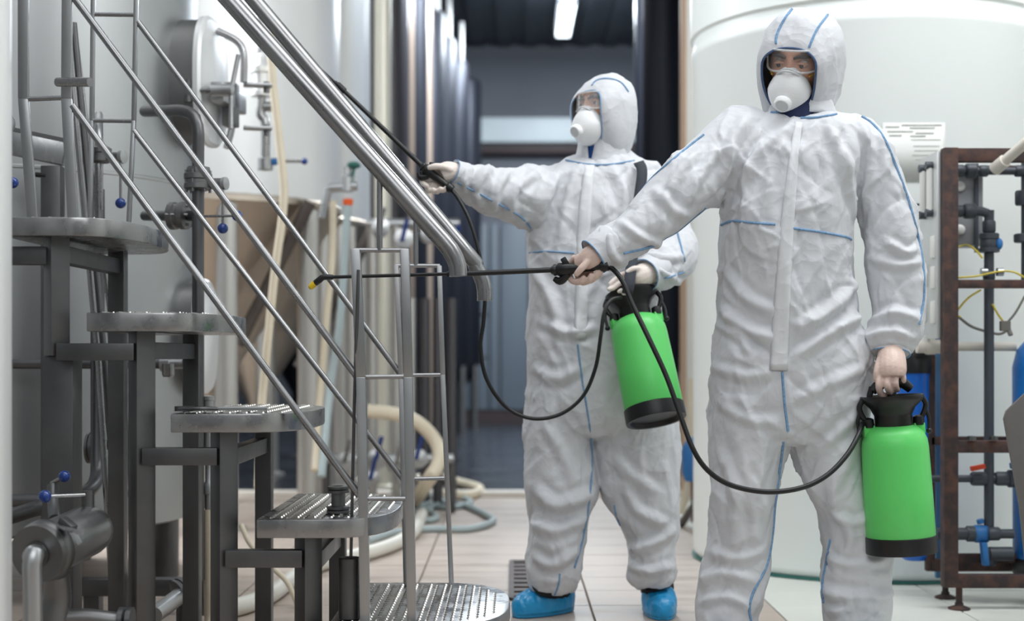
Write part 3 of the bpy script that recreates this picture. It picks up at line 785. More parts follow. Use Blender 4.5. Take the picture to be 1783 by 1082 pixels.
# leaning poles
for (pts, d_, r, m, lab) in (
    ([(127, 40), (222, 1075), (230, yz(0, 4.34))], 4.34, .0125, 'steel_dark', 'dark steel pole leaning behind the stair columns'),
    ([(118, 50), (172, 640), (200, yz(0, 4.30))], 4.30, .010, 'steel_tube', 'thin grey pole leaning beside the dark steel pole')):
    q = [P(a, b, d_) for a, b in pts]; o = MB().tube(q, r, 10).build('leaning_pole', m)
    tag(o, lab, 'pole')
lw = thing('cleaning_brush', 'long cleaning brush with pale thick grip leaning behind the second step', 'brush', P(225, yz(0, 4.42), 4.42))
MB().cyl(P(131, 60, 4.42), P(196, 580, 4.42), .008, n=10).build('shaft', 'steel_tube', lw)
MB().cyl(P(192, 560, 4.42), P(214, 692, 4.42), .017, .015, n=14).build('grip', 'pvc_cream', lw)
MB().tube([P(214, 690, 4.42), P(224, 770, 4.42), P(240, yz(0, 4.42), 4.42)], .007, 10).build('lower_rod', 'steel_dark', lw)

# low things under the tank
lb = thing('base_skid', 'low dark steel skid beam on the floor behind the columns', 'beam', (P(250, 0, 4.6).x, 4.6, 0))
MB().box((P(250, 0, 4.6).x, 4.62, .09), (.5, .06, .055)).build('beam', 'steel_dark', lb, bevel=.004)
for x in (-1.36, -1.02): MB().box((x, 4.62, .031), (.05, .05, .062)).build('block', 'steel_dark', lb)
lp2 = thing('floor_pipe', 'short angled pipe with clamp on the floor behind the second column', 'pipe', P(300, 1080, 4.2))
MB().cyl(P(268, 1072, 4.15), P(318, 1034, 4.35), .026, n=16).build('pipe', 'steel', lp2)
flange(MB(), P(316, 1032, 4.36), (.7, .6, .4), .046, .03).build('flange', 'cast_metal', lp2)
MB().cyl(P(318, 1034, 4.35), (P(318, 1034, 4.35).x, 4.35, 0), .02, n=12).build('stand', 'steel_dark', lp2)
wh = thing('sample_hose', 'white hose hanging from a steel fitting behind the third column', 'hose', P(362, 1082, 4.4))
MB().lathe(P(362, 715, 4.38), (0, 0, 1), [(0, 0), (.018, 0), (.018, .03), (.021, .032), (.021, .044), (0, .046)], 18).build('top_cap', 'steel', wh)
MB().lathe(P(362, 895, 4.38), (0, 0, 1), [(.008, 0), (.011, .02), (.011, .06), (.016, .062), (.016, .09), (.009, .10), (.009, .16), (.014, .162), (.014, .33), (0, .33)], 18).build('fitting', 'steel', wh)
MB().tube([P(360, 888, 4.38), P(360, 960, 4.38), P(362, 1030, 4.38), P(364, 1085, 4.38), P(372, 1104, 4.30)], .0135, 12, samples=24).build('hose', 'hose_cream', wh)

# ------------------------------------------------------------------ hoses and fittings between the tanks
def hose(name, label, pts, r, m, samples=60, group=None):
    o = MB().tube([P(*q) if len(q) == 3 else floor_pt(*q) + Vector((0, 0, r)) for q in pts], r, 10, samples=samples).build(name, m)
    return tag(o, label, 'hose', group)
hose('hanging_hose', 'cream hose hanging beside the sight glass in front of the bright tank', [(470, 60, 6.2), (476, 150, 6.2), (488, 260, 6.2), (494, 350, 6.2), (478, 480, 6.2), (466, 600, 6.2), (455, 720, 6.2), (450, 850, 6.0)], .018, 'hose_cream')
hose('hanging_hose', 'second cream hose hanging under the cone of the bright tank', [(580, 350, 7.0), (578, 450, 7.0), (568, 560, 7.0), (556, 700, 7.0), (548, 820, 6.8)], .018, 'hose_cream')
hose('hanging_hose', 'grey blue hose hanging from the orange collar', [(606, 350, 6.8), (601, 430, 6.8), (592, 560, 6.8), (575, 680, 6.8), (560, 830, 6.6)], .019, 'hose_blue')
hose('hose_loop', 'thick cream hose standing in a loop beside the rail', [(640, 716, 7.2), (690, 722, 7.2), (730, 738, 7.2), (760, 772, 7.2), (764, 805, 7.1), (745, 838, 7.1), (715, 890), (675, 893), (640, 895)], .036, 'hose_cream')
hose('floor_hose', 'cream hose trailing over the floor to the cellar threshold', [(700, 845), (760, 838), (800, 848), (836, 860), (815, 872), (770, 868)], .028, 'hose_cream')
hose('floor_hose', 'grey blue hose lying in a wide loop on the tiles', [(690, 905), (740, 885), (800, 884), (850, 905), (856, 916), (815, 928), (750, 928), (690, 934), (640, 950)], .017, 'hose_blue')
hose('floor_hose', 'second grey blue hose coiled behind the rail', [(660, 880), (720, 868), (770, 875), (745, 892), (700, 900), (740, 912), (760, 905), (720, 880)], .016, 'hose_blue')
hose('floor_hose', 'third grey blue hose coiled beside the cellar threshold', [(730, 862), (790, 868), (820, 880), (780, 890), (735, 880), (700, 870)], .016, 'hose_blue')
hose('floor_hose', 'thick white hose lying on the floor under the fourth tread', [(735, 905), (722, 935), (690, 958), (640, 976), (560, 995), (510, 1022), (470, 1052), (420, 1072), (380, 1080)], .030, 'hose_white')
hose('floor_hose', 'thin cream hose slanting down between the third and fourth columns', [(420, 915, 4.9), (436, 948, 4.85), (470, 985, 4.8), (500, 1015, 4.75), (520, 1058, 4.72)], .009, 'hose_cream')

sg = thing('sight_glass', 'blurred sight glass valve with blue lever hanging at the bright tank', 'valve', P(460, 300, 6.3))
d = 6.3
MB().cyl(P(452, 0, d), P(452, 95, d), .012, n=10).build('top_tube', 'steel_tube', sg)
MB().lathe(P(456, 168, d), (0, 0, 1), [(0, 0), (.05, 0), (.05, .02), (.036, .025), (.036, .10), (.05, .105), (.05, .125), (.03, .14), (.015, .19), (0, .2)], 20).build('glass_body', 'tank_bright', sg)
MB().tube([P(455, 168, d), P(454, 200, d), P(462, 215, d), P(462, 290, d)], .020, 12, samples=20).build('neck', 'steel_tube', sg)
MB().cyl(P(460, 186, d), P(482, 186, d), .022, n=12).build('side_port', 'steel', sg)
MB().lathe(P(462, 296, d), (0, 0, 1), [(0, 0), (.034, 0), (.034, .05), (.02, .055), (0, .055)], 18).build('valve_body', 'steel', sg)
MB().cyl(P(462, 283, d), P(486, 281, d), .016, n=12).build('valve_neck', 'blue_valve', sg)
knob_lever(sg, P(484, 281, d), P(530, 281, d), .007, .015)
sv = thing('sampling_valve', 'small valve with green handle and orange collar on a tank leg', 'valve', P(604, 350, 6.8)); d = 6.8
MB().cyl(P(572, 328, d), P(622, 324, d), .022, n=14).build('cross_pipe', 'steel', sv)
MB().lathe(P(604, 334, d), (0, 0, 1), [(0, 0), (.03, 0), (.03, .07), (.018, .08), (.018, .12), (0, .12)], 16).build('body', 'steel', sv)
MB().sphere(tuple(P(616, 288, d)), (.035, .03, .018), 14).build('handle', 'green_valve', sv)
MB().cyl(P(616, 292, d), P(612, 318, d), .008, n=8).build('stem', 'green_valve', sv)
MB().lathe(P(606, 358, d), (0, 0, 1), [(0, 0), (.02, 0), (.024, .01), (.024, .03), (0, .035)], 14).build('collar', 'orange', sv)
MB().cyl(P(572, 328, d), P(560, 380, d), .02, n=12).build('leg_pipe', 'steel', sv)
# fittings cluster on manifold between tanks and cellar
labs = ['low', 'bright', 'dark', 'upper', 'middle']
mf = thing('valve_manifold', 'cluster of steel pipes and valves with blue handles behind the lower rail', 'manifold', P(700, 860, 7.6)); d = 7.6
MB().cyl(P(560, 800, d), P(790, 800, d), .03, n=14).build('header_pipe', 'steel', mf)
MB().cyl(P(640, 390, d + .4), P(800, 390, d + .4), .03, n=14).build('header_pipe', 'steel', mf)
for k, (x, y, r) in enumerate([(655, 800, .055), (690, 810, .05), (725, 800, .05), (660, 400, .05), (700, 420, .055), (745, 410, .05), (790, 430, .05), (700, 835, .04), (645, 835, .045), (600, 805, .05)]):
    dd = d - .05 if y > 600 else d + .35
    vb = MB().lathe(P(x, y, dd), (.2, -1, .1), [(0, 0), (r, 0), (r, .02), (r * .7, .03), (r * .7, .06), (r, .07), (r, .09), (0, .1)], 16).build('valve_body', 'steel', mf)
    p = P(x, y, dd - .1)
    MB().cyl(p, p + Vector((.03, -.02, .12)), .012, n=8).build('valve_handle', 'blue_knob' if k % 2 == 0 else 'steel_tube', vb)
for x in (612, 648, 690, 716, 740, 762, 786):
    dd = d + .3
    MB().cyl((P(x, 0, dd).x, dd, 0), (P(x, 0, dd).x, dd, P(0, 395 if x < 700 else 520, dd).z), .028, n=12).build('riser', 'leg_steel' if x < 720 else 'grey_column', mf)
for x in (568, 786):
    MB().cyl((P(x, 0, d).x, d, 0), (P(x, 0, d).x, d, P(0, 800, d).z), .022, n=10).build('stand', 'steel_dark', mf)

# ------------------------------------------------------------------ white tank on the right
WX, WR, WY = P(1510, 0, 5.93).x, .72, 5.93
wt = thing('white_tank', 'large round white plastic tank behind the two workers', 'tank', (WX, WY, 0))
zr = P(0, 30, 5.4).z
MB().lathe((WX, WY, 0), (0, 0, 1), [(WR - .02, .006), (WR - .004, .02), (WR, .04), (WR, zr - .06), (WR + .006, zr - .05), (WR + .006, zr - .02), (WR, zr - .01), (WR, zr + .03), (WR + .012, zr + .04), (WR + .012, zr + .5)], 128).build('shell', 'white_tank', wt)
MB().lathe((WX, WY, 0), (0, 0, 1), [(WR + .004, 0), (WR + .006, .006), (WR - .004, .012)], 128).build('base_edge', 'green_valve', wt)
# paper stuck on the tank
pp = thing('paper_notice', 'faded paper notice stuck on the white tank above the rack', 'paper', P(1600, 320, 5.25))
def on_tank(px, py, off):
    t = (px - 891.5) / F; A = 1 + t * t; B = -2 * (t * WX + WY); Cc = WX ** 2 + WY ** 2 - (WR + off) ** 2
    y = (-B - math.sqrt(B * B - 4 * A * Cc)) / (2 * A); return P(px, py, y)
def sheet(px0, py0, px1, py1, off, nx=12):
    mb = MB(); v = []
    for k in range(nx + 1):
        x = px0 + (px1 - px0) * k / nx; v += [on_tank(x, py1, off), on_tank(x, py0, off)]
    return mb.add(v, [(2 * k, 2 * k + 2, 2 * k + 3, 2 * k + 1) for k in range(nx)])
o = sheet(1536, 214, 1646, 316, .004).build('sheet', 'paper', pp); md = o.modifiers.new('t', 'SOLIDIFY'); md.thickness = .001
for (x0, x1, y) in ((1542, 1566, 220), (1570, 1640, 217), (1584, 1628, 222), (1545, 1590, 228), (1594, 1626, 231), (1548, 1570, 235), (1585, 1612, 236), (1586, 1638, 243), (1590, 1636, 254), (1592, 1634, 262), (1588, 1620, 270), (1594, 1630, 278)):
    sheet(x0, y, x1, y + (2.2 if y < 240 else 1.2), .0062, 6).build('text_line', 'ink', pp)

# ------------------------------------------------------------------ rusty equipment rack
RD, RB = 4.71, 4.93
rk = thing('equipment_rack', 'rusty brown steel rack on screw feet at the right', 'rack', P(1700, 1062, RD))
def bar(a, b, w_=.047, m='rust_frame', name='rail', h_=None): return MB().beam(a, b, w_, h_ or w_, up=(0, 1, 0)).build(name, m, rk, bevel=.003)
xl = P(1653, 0, RD).x; xr = 2.05; zt = P(0, 271, RD).z; zb = P(0, 1012, RD).z
bar((xl, RD, zb - .02), (xl, RD, zt + .024), name='post'); bar((xl, RB, zb), (xl, RB, zt + .02), .03, name='post')
bar((xr, RD, zb - .02), (xr, RD, zt + .024), name='post'); bar((xr, RB, zb), (xr, RB, zt + .02), .03, name='post')
bar((xl + .02, RD, zt), (xr, RD, zt), .044); bar((xl, RB, zt - .02), (xr, RB, zt - .02), .03)
bar((xl, RD, P(0, 495, RD).z), (xr, RD, P(0, 495, RD).z), .028); bar((xl, RD, P(0, 778, RD).z), (xr, RD, P(0, 778, RD).z), .04)
bar((xl + .02, RD, zb), (xr, RD, zb), .043, name='rail'); bar((xl, RB, zb + .02), (xr, RB, zb + .02), .04)
bar((xl, RD, zb), (xl, RB, zb), .05, 'rust_base'); bar((xl, RD, zt), (xl, RB, zt), .03)
bar((xl, RD, P(0, 815, RD).z), (xl, RB, P(0, 815, RD).z), .03)
bar((xl, RB, P(0, 768, RB).z), (xr, RB, P(0, 768, RB).z), .03)
bar((xl + .02, 4.82, zb + .06), (xr, 4.82, zb + .06), .03)
for (x, y) in ((P(1670, 0, RD).x, RD), (P(1646, 0, RB).x, RB), (xr - .03, RD), (xr - .03, RB)):
    ft = MB().cyl((x, y, .012), (x, y, zb), .011, n=12).build('screw_foot', 'rust_frame', rk)
    MB().lathe((x, y, 0), (0, 0, 1), [(0, 0), (.036, 0), (.036, .005), (.014, .014), (.014, .022), (0, .022)], 18).build('foot_pad', 'rust_frame', ft)
for s_ in (1692, 1730):
    p = P(s_, 778, 4.68); MB().lathe(p + Vector((0, 0, .022)), (0, 0, 1), [(0, 0), (.015, 0), (.015, .012), (0, .014)], 8).build('bolt', 'steel_dark', rk)
# side panel with gauges
pn = thing('gauge_panel', 'pale side panel with sight gauges on the left end of the rack', 'panel', P(1628, 600, 4.82))
MB().box((xl - .03, 4.825, (P(0, 262, RD).z + P(0, 590, RD).z) / 2), (.012, .20, P(0, 262, RD).z - P(0, 590, RD).z)).build('plate', 'panel_white', pn, bevel=.002)
for (yy, z0, z1) in ((4.78, 290, 372), (4.86, 290, 372)):
    MB().cyl((xl - .045, yy, P(0, z0, 4.8).z), (xl - .045, yy, P(0, z1, 4.8).z), .011, n=12).build('sight_tube', 'pvc_white', pn)
    for zz in (z0, z1): MB().lathe((xl - .058, yy, P(0, zz, 4.8).z), (1, 0, 0), [(0, 0), (.014, 0), (.014, .025), (0, .025)], 12).build('port', 'pvc_dark', pn)
for (yy, zz) in ((4.76, 432), (4.76, 485), (4.85, 478), (4.76, 545), (4.86, 540)):
    MB().box((xl - .040, yy, P(0, zz, 4.8).z), (.012, .03, .075)).build('nameplate', 'pvc_white', pn, bevel=.004)
MB().cyl((xl - .10, 4.88, P(0, 352, 4.8).z), (xl - .03, 4.88, P(0, 352, 4.8).z), .004, n=8).build('pin', 'black_plastic', pn)
# control box
cb = thing('control_box', 'grey metal control box hanging inside the rusty rack', 'box', P(1685, 420, 4.98))
p0, p1 = P(1662, 430, 5.0), P(1706, 300, 5.0)
MB().box(((p0.x + p1.x) / 2, 5.02, (p0.z + p1.z) / 2), (p1.x - p0.x, .12, p1.z - p0.z)).build('case', 'box_grey', cb, bevel=.008)
for py in (325, 400): MB().sphere(tuple(P(1672, py, 4.955)), (.018, .006, .018), 12).build('cap', 'pvc_white', cb)
MB().beam(P(1700, 440, 4.95), P(1700, 285, 4.95), .012, .01, up=(0, 1, 0)).build('hanger', 'pvc_dark', cb)
# PVC pipe runs
pv = thing('plastic_pipework', 'dark grey plastic pipe run with unions inside the rack', 'pipe', P(1720, 1000, 4.80)); d = 4.80
def pv_pipe(pts, r=.0165, m='pvc_dark', n='pipe', samples=None): return MB().tube([P(*q) for q in pts], r, 14, samples=samples).build(n, m, pv)
def pv_ring(px, py, d_, ax_, r, h, m='pvc_dark', n='union'): 
    return MB().lathe(P(px, py, d_) - Vector(ax_) * h / 2, ax_, [(0, 0), (r * .86, 0), (r, h * .12), (r, h * .88), (r * .86, h), (0, h)], 20).build(n, m, pv)
pv_pipe([(1625, 298, d), (1800, 298, d)], .013)
for (x, r_, h_) in ((1668, .022, .04), (1690, .026, .035), (1712, .02, .03), (1775, .02, .03)): pv_ring(x, 298, d, (1, 0, 0), r_, h_)
pv_pipe([(1640, 368, d), (1705, 368, d), (1718, 372, d), (1722, 386, d), (1722, 400, d), (1722, 940, d)], .0165, samples=60)
for (x, y, ax_, r_, h_) in ((1668, 368, (1, 0, 0), .021, .03), (1688, 368, (1, 0, 0), .026, .04), (1722, 395, (0, 0, 1), .022, .04), (1722, 412, (0, 0, 1), .033, .022),
                            (1722, 425, (0, 0, 1), .030, .05), (1722, 436, (0, 0, 1), .035, .016), (1722, 480, (0, 0, 1), .02, .03)): pv_ring(x, y, d, ax_, r_, h_)
pv_pipe([(1786, 250, d), (1786, 500, d)], .015); pv_ring(1780, 345, d, (0, 0, 1), .024, .05); pv_ring(1780, 415, d, (0, 0, 1), .028, .03)
pv_pipe([(1620, 834, d), (1766, 834, d)], .0125)
for (x, r_, h_) in ((1704, .024, .05), (1748, .024, .06), (1762, .03, .03)): pv_ring(x, 834, d, (1, 0, 0), r_, h_)
pv_pipe([(1630, 930, d), (1700, 930, d)], .021); pv_ring(1690, 930, d, (1, 0, 0), .027, .03)
pv_pipe([(1722, 930, d - .02), (1764, 930, d - .02)], .016); pv_ring(1730, 930, d - .02, (1, 0, 0), .023, .04); pv_pipe([(1722, 965, d - .02), (1762, 965, d - .02)], .024)
pv_ring(1722, 970, d - .01, (0, 0, 1), .024, .06)
lvv = pv_ring(1708, 930, d, (1, 0, 0), .03, .05, 'blue_valve', 'ball_valve')
MB().cyl(P(1708, 912, d), P(1706, 905, d), .012, n=10).build('valve_stem', 'blue_valve', lvv)
MB().beam(P(1712, 945, d - .03), P(1716, 985, d - .03), .02, .03, up=(0, 1, 0)).build('valve_handle', 'blue_valve', lvv, bevel=.004)
MB().beam(P(1690, 817, d - .03), P(1715, 812, d - .03), .018, .016).build('red_lever', 'red_lever', pv, bevel=.003)['label'] = 'red lever handle'
MB().beam(P(1760, 812, d - .03), P(1772, 810, d - .03), .03, .02).build('blue_lever', 'blue_valve', pv, bevel=.003)['label'] = 'blue lever handle'
MB().sphere(tuple(P(1740, 425, d - .02)), (.012, .012, .02), 12).build('blue_clip', 'blue_valve', pv)
for (x, y) in ((1708, 474), (1736, 474)): MB().lathe(P(x, y, d - .02), (1, 0, 0), [(0, 0), (.014, 0), (.014, .02), (0, .022)], 12).build('clamp', 'steel', pv)
cp = thing('cream_pipe', 'cream plastic pipe slanting into the top of the rack', 'pipe', P(1735, 295, 4.66))
MB().cyl(P(1738, 290, 4.66), P(1810, 228, 4.5), .017, n=16).build('pipe', 'pvc_cream', cp)
MB().cyl(P(1732, 295, 4.67), P(1750, 280, 4.63), .022, n=16).build('socket', 'pvc_cream', cp)
wp = thing('white_pipe', 'straight off white plastic pipe crossing behind the rack post', 'pipe', P(1690, 604, 4.86))
MB().cyl(P(1600, 604, 4.86), P(1768, 604, 4.86), .0155, n=16).build('pipe', 'pvc_cream', wp)
for (x, r_, h_) in ((1596, .022, .04), (1612, .027, .03), (1624, .024, .025), (1633, .021, .02)):
    MB().lathe(P(x, 604, 4.86), (1, 0, 0), [(0, 0), (r_, 0), (r_, h_), (0, h_)], 12).build('union', 'pvc_cream', wp)
MB().cyl(P(1612, 604, 4.86), P(1612, 585, 4.86), .018, n=12).build('tee', 'pvc_white', wp)
# blue filter housing
bh = thing('water_filter', 'tall blue water filter housing with black cap behind the green sprayer', 'filter', P(1598, 1000, 4.98)); d = 4.97; c = P(1594, 0, d).x
MB().lathe((c, d, 0), (0, 0, 1), [(0, P(0, 975, d).z), (.04, P(0, 975, d).z), (.058, P(0, 965, d).z), (.064, P(0, 650, d).z), (0, P(0, 650, d).z)], 32).build('bowl', 'blue_housing', bh)
MB().lathe((c, d, 0), (0, 0, 1), [(0, P(0, 650, d).z), (.068, P(0, 650, d).z), (.069, P(0, 622, d).z), (.060, P(0, 612, d).z), (0, P(0, 612, d).z)], 32).build('cap', 'black_plastic', bh)
MB().cyl((c, d, P(0, 612, d).z), (c, d, P(0, 596, d).z), .03, n=16).build('inlet_boss', 'black_plastic', bh)
# perforated blue rail
br = thing('perforated_rail', 'blue grey perforated upright rail beside the rack post', 'rail', P(1634, 1000, 4.96)); x = P(1636, 0, 5.0).x
MB().box((x, 5.0, (P(0, 590, 5).z + .1) / 2), (.03, .02, P(0, 590, 5).z - .02)).build('strip', 'blue_rail', br)
for k in range(36):
    MB().cyl((x + .006, 4.991, .16 + k * .02), (x + .006, 4.985, .16 + k * .02), .005, n=8).build('rivet', 'pvc_white', br)
# wires
def wire(lab, pts, m, r=.0035): 
    o = MB().tube([P(*q) for q in pts], r, 6, samples=28).build('cable', m); tag(o, lab, 'cable')
wire('yellow green cable drooping from the control box to the pipe union', [(1668, 430, 4.95), (1685, 427, 4.85), (1700, 437, 4.78), (1711, 450, 4.77)], 'cable_yellow')
wire('yellow green cable arching past the pipe clamp to the right', [(1665, 484, 4.76), (1700, 481, 4.76), (1740, 473, 4.76), (1765, 474, 4.76), (1785, 484, 4.76)], 'cable_yellow')
wire('yellow cable hanging in a loop under the middle rail', [(1708, 505, 4.74), (1685, 520, 4.74), (1665, 545, 4.74), (1672, 552, 4.74)], 'cable_yellow')
wire('grey cable sagging behind the upright plastic pipe', [(1664, 548, 4.86), (1690, 568, 4.87), (1716, 577, 4.88), (1740, 582, 4.87), (1755, 575, 4.86)], 'cable_grey', .005)
wire('yellow cable running down to the small grey junction box', [(1728, 530, 4.78), (1738, 548, 4.78), (1748, 562, 4.78)], 'cable_yellow')
wire('grey cable rising from the junction box to the right edge', [(1754, 562, 4.78), (1768, 545, 4.78), (1785, 515, 4.78)], 'cable_grey', .004)
jb = thing('junction_box', 'small grey cable junction box hanging on wires in the rack', 'box', P(1750, 570, 4.78))
MB().box(tuple(P(1750, 568, 4.78)), (.034, .02, .034)).build('case', 'cable_grey', jb, bevel=.004)
MB().cyl(P(1756, 574, 4.78), P(1760, 584, 4.77), .008, n=8).build('gland', 'cable_grey', jb)
# blue pressure vessel + plate at the right edge
bvv = thing('pressure_vessel', 'blue ribbed pressure vessel cut by the right edge', 'tank', (P(1822, 0, 4.82).x, 4.82, 0)); c = P(1824, 0, 4.82).x
MB().lathe((c, 4.82, 0), (0, 0, 1), [(.10, P(0, 985, 4.82).z), (.112, P(0, 970, 4.82).z), (.114, P(0, 640, 4.82).z), (.10, P(0, 610, 4.82).z), (.07, P(0, 592, 4.82).z), (.03, P(0, 585, 4.82).z), (0, P(0, 584, 4.82).z)], 40).build('shell', 'blue_vessel', bvv)
MB().lathe((c, 4.82, 0), (0, 0, 1), [(.112, P(0, 1000, 4.82).z), (.118, P(0, 985, 4.82).z), (.115, P(0, 972, 4.82).z)], 40).build('base', 'black_plastic', bvv)
gp = thing('machine_guard', 'grey sheet metal guard cut by the right edge', 'guard', P(1790, 1100, 4.2))
pts = [P(a, b, 4.2) for a, b in ((1752, 716), (1790, 680), (1830, 672), (1830, yz(0, 4.2)), (1800, yz(0, 4.2)), (1775, 880), (1748, 730))]
MB().extrude(pts, (0, .012, 0)).build('sheet', 'grey_plate', gp, bevel=.003)
MB().box((P(1822, 0, 4.3).x, 4.28, .35), (.05, .13, .70)).build('bracket', 'grey_plate', gp, bevel=.004)
# clutter seen between the two workers
tr_ = thing('tripod_stand', 'dark slanted stand leg with blue canister behind the back worker', 'stand', floor_pt(1190, 915))
MB().cyl(floor_pt(1186, 918) + Vector((0, 0, .01)), P(1228, 850, 6.6), .018, n=10).build('leg', 'steel_dark', tr_)
MB().lathe(P(1213, 838, 7.2), (0, 0, 1), [(0, 0), (.06, 0), (.075, .04), (.075, .17), (.04, .22), (0, .22)], 20).build('canister', 'blue_valve', tr_)
MB().cyl((P(1213, 0, 7.2).x, 7.2, 0), P(1213, 838, 7.2), .03, n=10).build('pedestal', 'rust_base', tr_)
hose('hanging_hose', 'cream drain hose hanging at the white tank beside the back worker', [(1207, 660, 7.4), (1204, 700, 7.4), (1206, 760, 7.4), (1200, 840, 7.4), (1185, 902)], .022, 'hose_cream', 30)

# ================================================================== THE TWO WORKERS
def row(py, l, r, d, ry):
    a, b = P(l, py, d), P(r, py, d); return ((a.x + b.x) / 2, d, a.z, (b.x - a.x) / 2, ry)

def worley(p):
    """squared distance to the nearest scattered point"""
    i = np.floor(p).astype(int); best = np.full(len(p), 9.0)
    for dx in (-1, 0, 1):
        for dy in (-1, 0, 1):
            for dz in (-1, 0, 1):
                c = i + np.array([dx, dy, dz]); h = _perm[_perm[_perm[c[:, 0] & 255] + (c[:, 1] & 255)] + (c[:, 2] & 255)]
                best = np.minimum(best, ((p - c - _grad[h] * .45 - .5) ** 2).sum(1))
    return np.minimum(best, 1.2)

def make_suit(torso, legs, arms, folds, dmid, seed, voxel=.0054, amp=1.0, ncrease=430):
    mb = MB(); mb.loft([row(*t) for t in torso], 40, 40, 2.25)
    for lg in legs: mb.loft([row(*t) for t in lg], 28, 40, 2.1)
    for ar in arms:
        mb.tube([P(a, b, d) for a, b, d, r in ar], [r * d / F for a, b, d, r in ar], 24, samples=34)
    me = remesh(mb, voxel, 12)
    bv = bvh_of(me); V = np_verts(me); N = np_norms(me); disp = np.zeros(len(V)); off = np.array([seed * 3.1, seed * 1.7, seed * .9])
    # soft drape, then concave facets that meet in sharp creases
    warp = np.stack([noise(V * 5 + off), noise(V * 5 + off + 17), noise(V * 5 + off + 31)], 1)
    disp += .008 * noise(V * np.array([5.0, 5.0, 1.8]) + off + 9)
    disp += .0150 * (worley((V + warp * .07) * np.array([6.5, 6.5, 2.8]) + off) - .35)
    disp += .0050 * (worley((V + warp * .05) * np.array([13, 13, 6.5]) + off + 7) - .35)
    disp += .0009 * (worley((V + warp * .02) * 30.0 + off + 3) - .35)
    low = np.clip((.40 - V[:, 2]) / .22, 0, 1)
    disp += .014 * low * (worley((V + warp * .06) * np.array([6, 6, 10.0]) + off + 2) - .35)
    disp *= amp
    for pts, wd, am in folds:
        if min(b for a, b in pts) > 620: am *= .72
        q = catmull([(a, b, 0) for a, b in pts], 44); L = np.array([tuple(hit(bv, a, b, dmid)[0]) for a, b, _ in q])
        for _ in range(6): L[1:-1] = (L[:-2] + 2 * L[1:-1] + L[2:]) / 4
        k = np.linspace(-1, 1, len(L)); fade = np.clip(1.25 - np.abs(k) ** 3, 0, 1)
        best = np.full(len(V), 1e9); fa = np.zeros(len(V))
        box = (V > L.min(0) - wd * 3).all(1) & (V < L.max(0) + wd * 3).all(1); ids = np.where(box)[0]
        if not len(ids): continue
        D = np.linalg.norm(V[ids][:, None, :] - L[None], axis=2); j = D.argmin(1); dd = D[np.arange(len(ids)), j]
        disp[ids] += am * fade[j] * (np.exp(-(dd / wd) ** 2) - .45 * np.exp(-((dd - wd * 1.7) / (wd * .8)) ** 2))
    # many short sharp creases, cusp shaped: steep on one side and soft on the other
    rs = np.random.default_rng(seed * 11 + 3); front = np.where(N[:, 1] < .35)[0]
    for _ in range(ncrease):
        i = front[rs.integers(len(front))]; p, n_ = V[i], N[i]
        dr_ = np.array([rs.normal() * .55, rs.normal() * .3, rs.choice([-1, 1]) * (.35 + abs(rs.normal()) * .6)]); dr_ -= n_ * dr_.dot(n_); dr_ /= np.linalg.norm(dr_) + 1e-9
        sd = np.cross(n_, dr_); Lc = rs.uniform(.03, .15); w1 = rs.uniform(.004, .008); am = rs.uniform(.0036, .0085) * rs.choice([1, 1, -1]); bend = rs.normal() * 2.2
        D = V - p; near = np.where((D ** 2).sum(1) < (Lc * 1.3) ** 2)[0]; D = D[near]
        s_ = D @ dr_; x_ = D @ sd - bend * s_ ** 2; h_ = D @ n_
        k = np.clip(1 - np.abs(s_) / Lc, 0, 1) ** .8 * (np.abs(h_) < .05)
        disp[near] += am * k * np.where(x_ > 0, np.exp(-x_ / w1), np.exp(x_ / (w1 * 4)))
    V = V + N * disp[:, None]; set_verts(me, V)
    return me

def place_head(px, py, d, yaw, pitch, roll, sc=1.0):
    return (Matrix.Translation(P(px, py, d)) @ Matrix.Rotation(-math.radians(yaw), 4, 'Z') @ Matrix.Rotation(math.radians(pitch), 4, 'X')
            @ Matrix.Rotation(math.radians(roll), 4, 'Y') @ Matrix.Scale(sc, 4))

def head_mb(M):
    mb = MB(); n, m = 56, 40; vs = []
    for i in range(m + 1):
        t = math.pi * i / m
        for j in range(n):
            a = 2 * math.pi * j / n
            x, y, z = .076 * math.sin(t) * math.cos(a), .097 * math.sin(t) * math.sin(a), .118 * math.cos(t)
            if z < -.02: k = 1 - .26 * ((-.02 - z) / .1) ; x *= k; y *= (k if y > 0 else 1 - .05 * ((-.02 - z) / .1))
            if y < 0:
                y += .012 * math.exp(-((abs(x) - .032) / .017) ** 2 - ((z - .010) / .014) ** 2)      # sockets
                y -= .006 * math.exp(-((abs(x) - .030) / .026) ** 2 - ((z - .031) / .009) ** 2)      # brow
                y -= .008 * math.exp(-(x / .010) ** 2 - ((z - .005) / .018) ** 2)                      # nose bridge
                y -= .024 * math.exp(-(x / .013) ** 2 - ((z + .030) / .020) ** 2)                      # nose
                y -= .005 * math.exp(-(x / .022) ** 2 - ((z + .066) / .010) ** 2)                      # lips
                y -= .006 * math.exp(-((abs(x) - .045) / .02) ** 2 - ((z + .022) / .02) ** 2)          # cheek bones
            vs.append((x, y, z))
    fs = [(i * n + j, (i + 1) * n + j, (i + 1) * n + (j + 1) % n, i * n + (j + 1) % n) for i in range(m) for j in range(n)]
    mb.add(vs, fs)
    for s in (-1, 1): mb.sphere((s * .076, .012, -.005), (.010, .018, .030), 12)
    return mb.xf(M)

